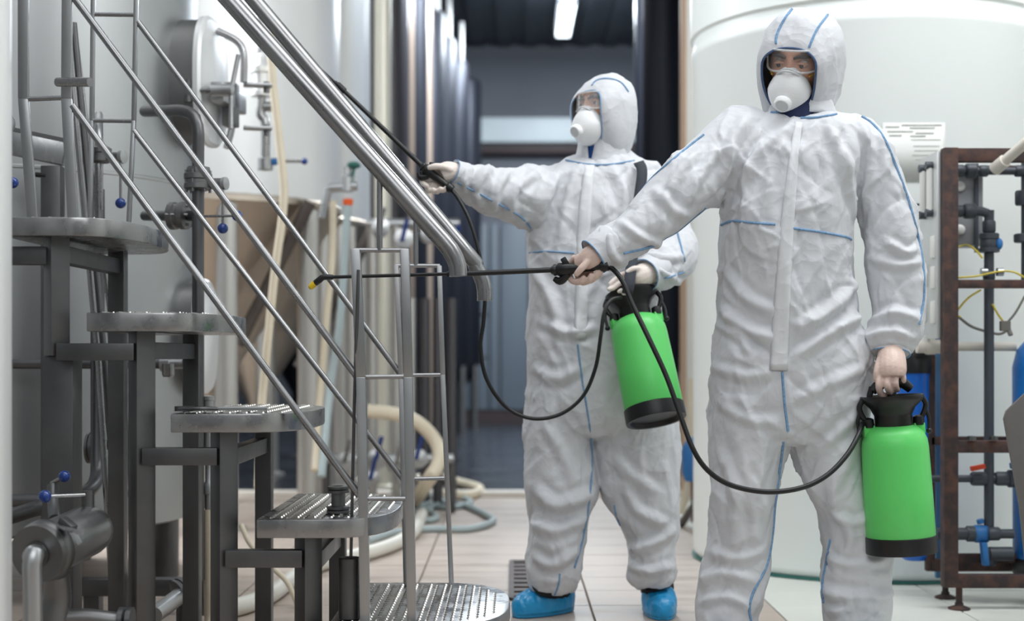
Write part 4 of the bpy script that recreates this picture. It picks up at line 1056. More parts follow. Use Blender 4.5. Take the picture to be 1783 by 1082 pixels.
def hood_mesh(M, loops, e=2.25, n=56, seed=1):
    vs = []
    for (y, hw, zt, zb, back) in loops:
        for j in range(n):
            t = 2 * math.pi * j / n; c, s = math.cos(t), math.sin(t)
            x = hw * math.copysign(abs(c) ** (2 / e), c); z = (zt if s > 0 else zb) * math.copysign(abs(s) ** (2 / e), s)
            if s < 0: x *= 1 - .16 * abs(s) ** 3 * (1 if y < -.05 else 0)
            vs.append((x, y + back * max(0, -s) ** 1.5 + (.012 * max(0, s) ** 2 if y < -.06 else 0), z))
    k = len(loops); fs = [(i * n + j, (i + 1) * n + j, (i + 1) * n + (j + 1) % n, i * n + (j + 1) % n) for i in range(k - 1) for j in range(n)]
    fs.append(tuple((k - 1) * n + j for j in range(n)))
    rim = [M @ Vector(v) for v in vs[:n]]
    mb = MB(); mb.add(vs, fs); mb.xf(M); me = mb.mesh('hood')
    bm = bmesh.new(); bm.from_mesh(me); bmesh.ops.subdivide_edges(bm, edges=bm.edges, cuts=2, use_grid_fill=True, smooth=1.0); bm.to_mesh(me); bm.free()
    V = np_verts(me); N = np_norms(me); C = np.array(M.translation); dist = np.linalg.norm(V - np.array([tuple(r) for r in rim]).mean(0), axis=1)
    w_ = np.clip((dist - .09) / .06, 0, 1)
    V = V + N * (w_ * (.009 * (worley(V * np.array([17, 17, 10.]) + seed) - .3) + .004 * (worley(V * 34. + seed) - .3) + .006 * noise(V * 9 + seed)))[:, None]; set_verts(me, V)
    return me, rim

def mask_parts(M, parent, front=True):
    mb = MB(); n, m = 40, 18; vs = []
    for i in range(m + 1):
        t = math.pi / 2 * (1.12 - 1.12 * i / m)
        for j in range(n):
            a = 2 * math.pi * j / n; x = .060 * math.sin(t) * math.cos(a); z = .070 * math.sin(t) * math.sin(a); y = -.080 - .056 * math.cos(t) + .016 * math.cos(t) * math.sin(t) * math.sin(a)
            if z > 0: x *= 1 - .42 * (z / .07) ** 1.3; y += -.006 * (z / .07)
            else: x *= 1 - .10 * (-z / .07)
            vs.append((x, y, z - .064))
    fs = [(i * n + j, (i + 1) * n + j, (i + 1) * n + (j + 1) % n, i * n + (j + 1) % n) for i in range(m) for j in range(n)]
    mk = mb.add(vs, fs).xf(M).build('respirator_mask', 'mask_white', parent, angle=70)
    v0 = M @ Vector((0, -.137, -.094)); vd = (M.to_3x3() @ Vector((0, -1, -.55))).normalized(); s = M.to_scale().x
    MB().lathe(v0, vd, [(.0, -.004), (.024 * s, -.004), (.024 * s, .004), (.020 * s, .011), (.017 * s, .012), (.016 * s, .009), (0, .009)], 28).build('exhale_valve', 'mask_white', mk)
    MB().lathe(v0 + vd * .008, vd, [(0, 0), (.0155 * s, 0), (.0155 * s, .0025), (0, .003)], 24).build('valve_disc', 'valve_grey', mk)
    MB().tube([M @ Vector(p) for p in ((-.030, -.106, -.020), (-.015, -.117, -.012), (0, -.121, -.009), (.015, -.117, -.012), (.030, -.106, -.020))], .0032 * s, 8, samples=16).build('nose_clip', 'valve_grey', mk)
    for sx in (-1, 1):
        MB().tube([M @ Vector(p) for p in ((sx * .052, -.082, -.025), (sx * .066, -.055, -.015), (sx * .078, -.03, -.004))], .0028 * s, 6, samples=10).build('elastic_strap', 'strap_yellow', mk)

def goggles(M, parent, lens):
    nu, nv = 26, 9; vs = []; S = M.to_scale().x
    def pt(u, v):
        a = u * 1.12; x = .080 * math.sin(a); y = -.024 - .086 * math.cos(a) ** .9
        h = .029 * (1 - abs(u) ** 4.5) ** .32 if abs(u) < 1 else 0
        z = .015 + v * h + (.010 * math.exp(-(u / .22) ** 2) * (1 if v < 0 else 0) * -v * 1.0)
        return M @ Vector((x, y, z))
    for i in range(nu + 1):
        u = -1 + 2 * i / nu
        for j in range(nv): vs.append(pt(u * .999, -1 + 2 * j / (nv - 1)))
    fs = [(i * nv + j, (i + 1) * nv + j, (i + 1) * nv + j + 1, i * nv + j + 1) for i in range(nu) for j in range(nv - 1)]
    g = MB().add(vs, fs).build('safety_goggles', lens, parent, angle=0)
    loop = [pt(math.cos(t) * .995, 0) for t in ()]
    top = [pt(-.999 + 1.998 * k / 30, 1) for k in range(31)]; bot = [pt(.999 - 1.998 * k / 30, -1) for k in range(1, 30)]
    MB().tube(top + bot, .0030 * S, 7, closed=True).build('goggle_rim', 'lens_rim', g)
    inner = [p + (M.to_3x3() @ Vector((0, .022, 0))) for p in top + bot]
    k = len(inner); MB().add((top + bot) + inner, [(i, (i + 1) % k, k + (i + 1) % k, k + i) for i in range(k)]).build('goggle_skirt', lens, g, angle=0)
    return g

def face_parts(M, parent, hair, down):
    S = M.to_scale().x
    for s in (-1, 1):
        e = MB().sphere((0, 0, 0), .0122, 18).xf(M @ Matrix.Translation((s * .032, -.0765, .010))).build('eye', 'eye_white', parent)
        MB().sphere((0, 0, 0), (.0058, .003, .0058), 12).xf(M @ Matrix.Translation((s * .032 - .002, -.0872, .010 - down))).build('iris', 'eye_dark', e)
        MB().tube([M @ Vector(p) for p in ((s * .019, -.0855, .0165 - down * .9), (s * .032, -.0905, .0185 - down), (s * .045, -.083, .0145 - down * .9))], [.003, .0042, .003], 8, samples=10).build('eyelid', 'skin', e)
        MB().tube([M @ Vector(p) for p in ((s * .011, -.1015, .023), (s * .030, -.098, .029), (s * .052, -.081, .025))], [.0035, .0058, .0028], 8, samples=12).build('eyebrow', 'hair_dark', parent)

def person_body(name, label, torso, legs, arms, M, neck, loc):
    """slimmer body under the clothing with head, neck, torso, arms and legs as one surface"""
    mb = head_mb(M)
    mb.tube([neck[0], neck[1]], [.058, .062], 20)
    def slim(t, k): x, y, z, rx, ry = row(*t); return (x, y, z, rx * k, ry * k)
    mb.loft([slim(t, .70) for t in torso[:-2]], 24, 20)
    for lg in legs: mb.loft([slim(t, .60) for t in lg], 16, 20)
    for ar in arms: mb.tube([P(a, b, d) for a, b, d, r in ar], [r * d / F * .55 for a, b, d, r in ar], 12, samples=14)
    me = remesh(mb, .0052, 1)
    o = link(name, me, 'skin', None, angle=0); tag(o, label, 'person')
    return o

def glove(name, parent, palm, fingers, m, voxel=.0030):
    mb = MB(); mb.tube([P(a, b, d) for a, b, d, r in palm], [r * d / F for a, b, d, r in palm], 16, samples=16)
    for fg in fingers:
        pts = [P(a, b, d) for a, b, d in fg[0]]; r = fg[1]
        mb.tube(pts, [r * 1.08] + [r] * (len(pts) - 2) + [r * .82], 12, samples=14); mb.sphere(tuple(pts[-1]), r * .84, 10)
        mb.sphere(tuple(pts[0]), r * 1.12, 10)
    me = remesh(mb, voxel, 2); return link(name, me, m, parent, angle=0)

def collar(parent, base, top, r0, r1, facing, gap):
    """upright cloth collar open in front; facing 0 = toward the viewer, negative = picture left"""
    b, t = Vector(base), Vector(top); k, n = 8, 40; vs = []
    for i in range(k + 1):
        u = i / k; c = b.lerp(t, u); r = r0 + (r1 - r0) * u ** .8; g = gap * (.15 + .85 * u)
        for j in range(n + 1):
            a = facing + g + (2 * math.pi - 2 * g) * j / n
            vs.append((c.x + r * math.sin(a), c.y - r * math.cos(a), c.z))
    fs = [(i * (n + 1) + j, i * (n + 1) + j + 1, (i + 1) * (n + 1) + j + 1, (i + 1) * (n + 1) + j) for i in range(k) for j in range(n)]
    mb = MB(); mb.add(vs, fs); me = mb.mesh('collar'); V = np_verts(me); N = np_norms(me); set_verts(me, V + N * (.006 * noise(V * 22))[:, None])
    o = link('collar', me, 'suit', parent, angle=0); m_ = o.modifiers.new('t', 'SOLIDIFY'); m_.thickness = .003
    return o

# ------------------------------------------------------------------ front worker
torsoF = [(197, 1335, 1484, 3.985, .075), (205, 1306, 1500, 3.975, .095), (218, 1280, 1514, 3.96, .115), (245, 1264, 1524, 3.95, .135), (300, 1256, 1500, 3.93, .150), (390, 1254, 1484, 3.92, .158), (480, 1254, 1485, 3.92, .152),
          (560, 1249, 1496, 3.92, .152), (640, 1240, 1520, 3.92, .160), (700, 1238, 1517, 3.93, .162), (745, 1238, 1512, 3.93, .150), (768, 1250, 1500, 3.93, .12)]
legsF = [[(690, 1240, 1385, 3.92, .14), (750, 1237, 1378, 3.92, .13), (775, 1236, 1374, 3.915, .124), (800, 1235, 1366, 3.91, .118), (870, 1234, 1356, 3.90, .108), (950, 1231, 1346, 3.90, .104), (1000, 1214, 1345, 3.90, .106), (1060, 1207, 1318, 3.89, .102), (1100, 1214, 1312, 3.89, .095), (1136, 1224, 1306, 3.89, .085)],
         [(690, 1365, 1517, 3.92, .14), (750, 1366, 1511, 3.92, .13), (775, 1373, 1509, 3.915, .124), (800, 1384, 1507, 3.91, .118), (850, 1400, 1511, 3.90, .108), (900, 1424, 1526, 3.90, .102), (960, 1439, 1550, 3.90, .102), (1000, 1431, 1553, 3.90, .106), (1060, 1430, 1555, 3.90, .102), (1100, 1440, 1548, 3.90, .095), (1136, 1450, 1535, 3.90, .085)]]
armsF = [[(1325, 232, 3.95, 46), (1285, 250, 3.92, 60), (1238, 291, 3.88, 57), (1183, 335, 3.83, 51), (1138, 377, 3.80, 48), (1088, 411, 3.765, 38), (1058, 430, 3.755, 37), (1042, 440, 3.75, 33)],
         [(1450, 236, 3.95, 44), (1490, 252, 3.94, 54), (1536, 340, 3.91, 47), (1553, 430, 3.90, 53), (1561, 500, 3.89, 50), (1561, 555, 3.87, 43), (1549, 592, 3.86, 41), (1548, 612, 3.85, 38)]]
foldsF = [([(1385, 215), (1330, 260), (1290, 330)], .016, .012), ([(1375, 225), (1345, 300), (1335, 370)], .014, .008), ([(1300, 205), (1270, 260), (1262, 330)], .016, .014),
          ([(1440, 215), (1470, 290), (1488, 380)], .016, .012), ([(1500, 215), (1515, 290), (1505, 380)], .016, .016), ([(1545, 270), (1530, 340), (1510, 400)], .013, .010),
          ([(1540, 420), (1580, 440), (1600, 430)], .012, .010), ([(1515, 450), (1560, 462), (1605, 455)], .012, .008), ([(1520, 560), (1555, 545), (1600, 555)], .014, .013), ([(1515, 590), (1550, 578), (1590, 590)], .010, .009),
          ([(1250, 260), (1210, 320), (1190, 375)], .014, .012), ([(1225, 260), (1170, 320), (1150, 400)], .013, .009), ([(1140, 330), (1180, 370), (1200, 378)], .014, .011), ([(1080, 385), (1110, 410), (1150, 425)], .011, .009), ([(1060, 405), (1065, 440), (1080, 455)], .010, .010),
          ([(1260, 470), (1300, 520), (1350, 545)], .015, .009), ([(1255, 540), (1300, 575), (1350, 590)], .016, .013), ([(1250, 565), (1290, 590), (1310, 620)], .012, .009), ([(1500, 480), (1460, 530), (1400, 570)], .018, .016), ([(1510, 545), (1450, 575), (1390, 620)], .016, .015),
          ([(1245, 640), (1300, 655), (1350, 650)], .014, .010), ([(1510, 640), (1440, 670), (1380, 700)], .015, .010), ([(1250, 700), (1300, 730), (1360, 735)], .014, .009), ([(1500, 720), (1440, 770), (1400, 790)], .016, .010),
          ([(1250, 780), (1280, 860), (1275, 930)], .018, .012), ([(1340, 800), (1310, 870), (1320, 950)], .014, .008), ([(1480, 800), (1450, 860), (1470, 920)], .016, .010), ([(1440, 890), (1490, 910), (1520, 890)], .012, .010),
          ([(1235, 960), (1280, 975), (1335, 960)], .014, .011), ([(1215, 1010), (1260, 1000), (1320, 1015)], .016, .014), ([(1215, 1050), (1260, 1040), (1300, 1055)], .012, .012),
          ([(1445, 970), (1480, 985), (1545, 975)], .012, .012), ([(1435, 1030), (1490, 1042), (1555, 1036)], .016, .022), ([(1440, 1065), (1500, 1058), (1550, 1070)], .012, .012), ([(1450, 1000), (1480, 940), (1470, 900)], .013, .010)]
MF = place_head(1392, 109, 3.93, 28, 17, 9)
pf = person_body('person', 'front worker in white hooded coverall aiming a lance over the stairs', torsoF, legsF, armsF, MF, (MF @ Vector((0, .02, -.06)), P(1400, 225, 3.97)), (0, 0, 0))
meF = make_suit(torsoF, legsF, armsF, foldsF, 3.8, 1)
bvF = bvh_of(meF); suF = link('coverall', meF, 'suit', pf, angle=0); suF['label'] = 'crinkled white protective coverall'
loopsF = [(-.104, .075, .049, .150, .060), (-.098, .083, .062, .160, .055), (-.070, .099, .104, .175, .035), (-.025, .111, .136, .195, .012), (.03, .114, .146, .20, 0), (.078, .104, .134, .195, 0), (.110, .076, .102, .17, 0), (.126, .035, .05, .10, 0)]
hmF, rimF = hood_mesh(MF, loopsF, seed=3)
hoF = link('hood', hmF, 'suit', suF, angle=0); so = hoF.modifiers.new('t', 'SOLIDIFY'); so.thickness = .0025; so.offset = -1
MB().tube(rimF, .0034, 8, closed=True).build('hood_rim', 'rim_blue', hoF)
bvH = bvh_of(hmF)
seam('hood_seam', bvH, [(1379, 16), (1362, 40), (1351, 68), (1354, 87)], 3.82, hoF); seam('hood_seam', bvH, [(1441, 26), (1422, 52), (1409, 82), (1403, 97)], 3.82, hoF)
MB().lathe(P(1386, 226, 3.905), MF.translation - P(1394, 250, 3.93), [(.060, 0), (.056, .04), (.050, .09), (.0, .091)], 28).build('undershirt', 'navy', pf)
collar(suF, P(1396, 205, 3.955), P(1392, 160, 3.945), .098, .082, math.radians(-12), math.radians(32))
face_parts(MF, pf, 'hair_dark', .0085); mask_parts(MF, pf); goggles(MF, pf, 'lens')
flap('zip_flap', bvF, [(1384, 212), (1366, 330), (1350, 500), (1340, 645)], [(1397, 214), (1387, 330), (1377, 500), (1372, 645)], 3.75, suF)
for pts in ([(1256, 392), (1275, 385), (1310, 388), (1350, 391)], [(1374, 397), (1420, 403), (1460, 410), (1493, 418)], [(1342, 196), (1358, 197), (1372, 195)], [(1394, 206), (1422, 205), (1442, 202), (1456, 199)],
            [(1500, 203), (1518, 214), (1540, 242), (1560, 290), (1582, 350), (1600, 420), (1608, 470), (1608, 520), (1600, 565)], [(1226, 235), (1190, 263), (1150, 297), (1112, 330), (1082, 360), (1050, 393)],
            [(1228, 362), (1203, 388), (1185, 410), (1130, 431), (1086, 441)], [(1362, 648), (1366, 700), (1372, 752)], [(1364, 770), (1356, 830), (1349, 880), (1345, 930), (1335, 985), (1312, 1030), (1304, 1060), (1308, 1085)],
            [(1446, 940), (1441, 965), (1437, 990), (1432, 1020), (1434, 1050)]):
    seam('blue_seam', bvF, pts, 3.83, suF)
# cuffs
def cuff(parent, c0, c1, r0, r1, name='cuff'):
    a, b = P(*c0), P(*c1); ax = (b - a).normalized(); mb = MB(); L = (b - a).length
    mb.lathe(a, ax, [(r0 * .9, 0), (r0, .01), (r1 * 1.02, L * .7), (r1, L), (r1 * .93, L - .002), (r1 * .9, L - .03)], 36)
    me = mb.mesh(name); V = np_verts(me); N = np_norms(me); V = V + (.006 * noise(V * 26 + 3))[:, None] * N; set_verts(me, V)
    o = link(name, me, 'suit', parent, angle=70)
    x, y, z = basis(ax); MB().tube([b + (x * math.cos(t) + y * math.sin(t)) * r1 * .99 for t in np.linspace(0, 2 * math.pi, 40)[:-1]], .0020, 6, closed=True).build('cuff_edge', 'seam_blue', o)
cuff(suF, (1072, 420, 3.76), (1034, 447, 3.745), .058, .050); cuff(suF, (1549, 575, 3.87), (1548, 617, 3.85), .062, .056)
# gloves
glove('glove', pf, [(1062, 428, 3.755, 22), (1046, 440, 3.745, 22), (1032, 449, 3.74, 23), (1018, 456, 3.748, 20), (1004, 458, 3.757, 14)],
      [([(1000, 450, 3.765), (990, 466, 3.775), (995, 488, 3.755), (1010, 491, 3.728), (1016, 484, 3.722)], .0088),
       ([(1012, 450, 3.765), (1005, 470, 3.778), (1011, 491, 3.755), (1025, 489, 3.728), (1029, 480, 3.722)], .0088),
       ([(1022, 450, 3.765), (1017, 470, 3.778), (1023, 489, 3.755), (1036, 484, 3.728), (1039, 475, 3.722)], .0084),
       ([(1032, 450, 3.765), (1028, 468, 3.775), (1035, 484, 3.752), (1045, 477, 3.728), (1046, 469, 3.724)], .0074),
       ([(1036, 448, 3.732), (1024, 456, 3.715), (1013, 467, 3.708), (1004, 477, 3.710)], .0098)], 'glove')
glove('glove', pf, [(1550, 585, 3.86, 22), (1551, 606, 3.84, 21), (1552, 626, 3.81, 25), (1552, 646, 3.79, 26), (1552, 658, 3.785, 22)],
      [([(1533, 652, 3.785), (1530, 672, 3.775), (1535, 688, 3.785), (1546, 690, 3.805)], .0092),
       ([(1546, 656, 3.775), (1545, 672, 3.762), (1549, 682, 3.775), (1553, 682, 3.80)], .0092),
       ([(1559, 655, 3.775), (1559, 669, 3.764), (1561, 678, 3.78), (1563, 678, 3.80)], .0090),
       ([(1571, 650, 3.785), (1573, 661, 3.778), (1572, 669, 3.79), (1570, 670, 3.81)], .0080),
       ([(1532, 628, 3.80), (1527, 648, 3.785), (1527, 664, 3.79), (1534, 676, 3.80)], .0098)], 'glove')

def shoe(parent, heel, toe, wd, ankle):
    """elasticated plastic overshoe"""
    h, t = Vector(heel), Vector(toe); ax = (t - h); L = ax.length; ax.normalize(); sd = Vector((0, 0, 1)).cross(ax).normalized(); mb = MB(); n = 28; k = 18; vs = []
    for i in range(k + 1):
        u = i / k; w_ = wd * (.34 + .16 * math.sin(min(1, u * 1.2) * math.pi * .9)) * (1 if u < .75 else math.sqrt(max(.02, 1 - ((u - .75) / .26) ** 2))) * (1 if u > .1 else .72 + 2.8 * u)
        hh = (.098 - .05 * max(0, u - .25) / .75) * (1 if u < .86 else math.sqrt(max(.06, 1 - ((u - .86) / .15) ** 2)))
        for j in range(n):
            a = 2 * math.pi * j / n; c, s = math.cos(a), math.sin(a)
            z = (hh * s ** .8 if s > 0 else -.0) + .012 * (s > -.9) ; z = max(z, .002)
            vs.append(h + ax * (L * u) + sd * (w_ * math.copysign(abs(c) ** .75, c)) + Vector((0, 0, z if s > -.35 else .002)))
    fs = [(i * n + j, i * n + (j + 1) % n, (i + 1) * n + (j + 1) % n, (i + 1) * n + j) for i in range(k) for j in range(n)] + [tuple(range(n - 1, -1, -1)), tuple(k * n + j for j in range(n))]
    mb.add(vs, fs); me = mb.mesh('s')
    bm = bmesh.new(); bm.from_mesh(me); bmesh.ops.subdivide_edges(bm, edges=bm.edges, cuts=2, use_grid_fill=True); bm.to_mesh(me); bm.free()
    V = np_verts(me); N = np_norms(me); up = np.clip((V[:, 2] - .02) / .03, 0, 1)
    rg = 1 - np.abs(noise(V * np.array([42, 42, 16.]))) * 2.4; V = V + N * (up * .006 * np.clip(rg, -.3, 1))[:, None]; V[:, 2] = np.maximum(V[:, 2], .002); set_verts(me, V)
    o = link('shoe_cover', me, 'shoe_cover', parent, angle=0)
    c = h + ax * (L * .24)
    MB().lathe(c + Vector((0, 0, .075)), Vector(ankle) - c - Vector((0, 0, .075)), [(0, 0), (.052, 0), (.056, .01), (.050, .05), (.046, .12), (0, .12)], 24).build('sock', 'black_fabric', parent)
    return o
fz = lambda px, d: Vector(((px - 891.5) / F * d, d, 0))
shoe(pf, fz(1268, 3.96), fz(1240, 3.70), .105, P(1266, 1110, 3.90)); shoe(pf, fz(1492, 3.97), fz(1508, 3.70), .105, P(1494, 1110, 3.91))

# ------------------------------------------------------------------ back worker
torsoB = [(262, 1010, 1088, 4.70, .07), (272, 992, 1104, 4.70, .09), (284, 968, 1122, 4.69, .105), (310, 940, 1135, 4.68, .125), (380, 924, 1142, 4.67, .145), (440, 921, 1146, 4.67, .148), (520, 921, 1152, 4.67, .145), (600, 918, 1162, 4.67, .150),
          (680, 916, 1172, 4.67, .155), (735, 914, 1180, 4.67, .145), (760, 920, 1178, 4.67, .12)]
legsB = [[(680, 918, 1040, 4.67, .13), (750, 914, 1034, 4.66, .125), (800, 915, 1034, 4.65, .115), (850, 913, 1040, 4.64, .115), (900, 924, 1026, 4.63, .10), (950, 917, 1020, 4.62, .10), (1000, 914, 1010, 4.62, .095), (1018, 917, 1003, 4.62, .088), (1030, 922, 998, 4.62, .08)],
         [(680, 1040, 1176, 4.67, .13), (750, 1030, 1184, 4.66, .125), (800, 1036, 1184, 4.65, .118), (850, 1047, 1184, 4.64, .112), (900, 1072, 1186, 4.63, .105), (930, 1084, 1186, 4.63, .10), (960, 1093, 1176, 4.62, .095), (1000, 1089, 1178, 4.62, .095), (1012, 1094, 1177, 4.62, .088), (1022, 1102, 1172, 4.62, .08)]]
armsB = [[(1000, 322, 4.69, 38), (955, 343, 4.66, 56), (905, 341, 4.58, 50), (855, 333, 4.50, 44), (822, 317, 4.45, 36), (800, 306, 4.42, 27), (790, 301, 4.41, 23)],
         [(1090, 318, 4.69, 36), (1122, 330, 4.69, 45), (1155, 390, 4.67, 46), (1176, 440, 4.60, 42), (1156, 466, 4.53, 40), (1134, 476, 4.47, 32), (1124, 479, 4.45, 28)]]
foldsB = [([(980, 290), (950, 350), (930, 420)], .02, .016), ([(1000, 290), (985, 360), (975, 430)], .016, .010), ([(1070, 290), (1090, 360), (1085, 420)], .018, .012), ([(930, 300), (900, 330), (890, 375)], .016, .014), ([(885, 295), (865, 335), (860, 370)], .014, .012),
          ([(850, 292), (830, 330), (835, 360)], .013, .012), ([(815, 290), (808, 315), (812, 335)], .010, .009), ([(925, 460), (960, 520), (975, 600)], .018, .012), ([(1040, 480), (1010, 540), (1000, 600)], .016, .010), ([(940, 560), (990, 580), (1040, 570)], .016, .012),
          ([(925, 640), (970, 660), (1010, 640)], .018, .014), ([(930, 850), (970, 880), (1030, 860)], .020, .020), ([(920, 905), (965, 925), (1015, 905)], .018, .018), ([(925, 970), (960, 985), (1005, 960)], .016, .018), ([(1090, 850), (1110, 890), (1170, 920)], .018, .016),
          ([(1090, 960), (1130, 950), (1180, 925)], .018, .022), ([(1095, 985), (1130, 995), (1175, 985)], .014, .016), ([(1060, 790), (1100, 830), (1150, 860)], .018, .012), ([(950, 740), (985, 800), (1000, 850)], .018, .012), ([(1130, 440), (1160, 450), (1195, 445)], .014, .012), ([(1140, 470), (1165, 480), (1190, 500)], .012, .010)]
MBk = place_head(1054, 194, 4.66, 46, -4, 0, .95)
pb = person_body('person', 'back worker in white coverall raising a lance to the upper left', torsoB, legsB, armsB, MBk, (MBk @ Vector((0, .02, -.06)), P(1052, 290, 4.70)), (0, 0, 0))
meB = make_suit(torsoB, legsB, armsB, foldsB, 4.55, 5, voxel=.0068)
bvB = bvh_of(meB); suB = link('coverall', meB, 'suit', pb, angle=0); suB['label'] = 'crinkled white protective coverall'
loopsB = [(-.100, .069, .054, .140, .060), (-.091, .082, .070, .152, .055), (-.064, .095, .102, .17, .04), (-.022, .103, .126, .182, .02), (.022, .104, .132, .185, 0), (.058, .093, .120, .175, 0), (.082, .070, .092, .155, 0), (.094, .035, .05, .10, 0)]
hmB, rimB = hood_mesh(MBk, loopsB, seed=8)
hoB = link('hood', hmB, 'suit', suB, angle=0); so = hoB.modifiers.new('t', 'SOLIDIFY'); so.thickness = .0025; so.offset = -1
MB().tube(rimB, .0022, 8, closed=True).build('hood_rim', 'seam_blue', hoB)
bvHB = bvh_of(hmB); seam('hood_seam', bvHB, [(1027, 158), (1036, 142), (1056, 137), (1080, 143), (1094, 160)], 4.55, hoB, .003)
MB().lathe(P(1040, 292, 4.655), MBk.translation - P(1052, 300, 4.68), [(.056, 0), (.052, .05), (.046, .10), (0, .101)], 24).build('undershirt', 'bright_navy', pb)
collar(suB, P(1049, 290, 4.68), P(1049, 236, 4.665), .098, .078, math.radians(-30), math.radians(13))
face_parts(MBk, pb, 'hair_ginger', 0); mask_parts(MBk, pb); goggles(MBk, pb, 'lens_frosted')
for k in range(7):
    x = -.040 + k * .011
    MB().tube([MBk @ Vector(p) for p in ((x, -.084, .050), (x - .004, -.094, .045), (x - .010 + .004 * (k % 3), -.097, .034 + .005 * (k % 2)))], [.0035, .0035, .0012], 6, samples=8).build('hair_lock', 'hair_ginger', pb)
flap('zip_flap', bvB, [(1018, 288), (1008, 360), (1003, 460), (1000, 590)], [(1036, 288), (1030, 360), (1025, 460), (1022, 590)], 4.5, suB)
for pts in ([(922, 440), (955, 438), (1000, 441)], [(985, 279), (1020, 286), (1060, 287), (1104, 280)], [(797, 318), (830, 335), (862, 352), (905, 376), (925, 398)], [(1006, 600), (1012, 650), (1020, 700), (1029, 760), (1031, 800), (1028, 850), (1022, 900), (1012, 950), (1000, 990)],
            [(975, 1000), (972, 1020), (966, 1036)], [(1070, 880), (1074, 900), (1080, 915)], [(1178, 400), (1186, 430), (1192, 455)], [(1132, 480), (1160, 484), (1190, 474)]):
    seam('blue_seam', bvB, pts, 4.55, suB, .0032)
cuff(suB, (812, 311, 4.43), (788, 300, 4.405), .048, .040); cuff(suB, (1146, 470, 4.50), (1122, 480, 4.445), .062, .052)
glove('glove', pb, [(808, 308, 4.43, 19), (792, 302, 4.41, 18), (779, 300, 4.40, 19), (767, 305, 4.395, 17)],
      [([(768, 296, 4.40), (752, 296, 4.405), (738, 306, 4.40), (736, 318, 4.385), (743, 324, 4.372)], .0100),
       ([(772, 302, 4.405), (758, 305, 4.415), (745, 318, 4.405), (746, 331, 4.385), (755, 331, 4.370)], .0100),
       ([(776, 310, 4.405), (764, 316, 4.41), (755, 326, 4.40), (760, 334, 4.380), (767, 329, 4.368)], .0094),
       ([(780, 316, 4.40), (772, 324, 4.402), (767, 331, 4.39), (773, 332, 4.375), (777, 326, 4.368)], .0076),
       ([(778, 308, 4.405), (764, 320, 4.402), (754, 322, 4.398)], .0165),
       ([(784, 296, 4.375), (772, 291, 4.362), (758, 290, 4.358), (748, 292, 4.36)], .0105)], 'glove_pale')
glove('glove', pb, [(1140, 472, 4.49, 20), (1124, 478, 4.45, 21), (1110, 484, 4.44, 21), (1098, 490, 4.44, 17)],
      [([(1098, 476, 4.44), (1084, 478, 4.43), (1070, 488, 4.425), (1062, 495, 4.42)], .0085),
       ([(1096, 486, 4.44), (1082, 492, 4.425), (1068, 502, 4.42), (1060, 504, 4.415)], .0085),
       ([(1098, 496, 4.44), (1088, 502, 4.42), (1078, 508, 4.41)], .008), ([(1102, 500, 4.44), (1094, 508, 4.42), (1086, 512, 4.41)], .0072),
       ([(1118, 470, 4.425), (1104, 468, 4.405), (1092, 474, 4.40)], .0095)], 'glove_pale')
shoe(pb, fz(990, 4.70), fz(896, 4.55), .115, P(962, 1022, 4.63)); shoe(pb, fz(1142, 4.74), fz(1155, 4.50), .110, P(1140, 1015, 4.63))
# shoulder strap of the back sprayer
def ribbon(pts, wd, m, name, parent):
    q = [P(*t) for t in pts]; q = [Vector(t) for t in catmull([tuple(t) for t in q], 30)]; mb = MB()
    for i, p in enumerate(q):
        tg = (q[min(i + 1, 29)] - q[max(i - 1, 0)]).normalized(); s = tg.cross(Vector((0, 1, 0))).normalized(); mb.v += [tuple(p - s * wd / 2), tuple(p + s * wd / 2)]
    mb.f = [(2 * i, 2 * i + 1, 2 * i + 3, 2 * i + 2) for i in range(29)]; o = mb.build(name, m, parent, angle=0); k = o.modifiers.new('t', 'SOLIDIFY'); k.thickness = .003; return o

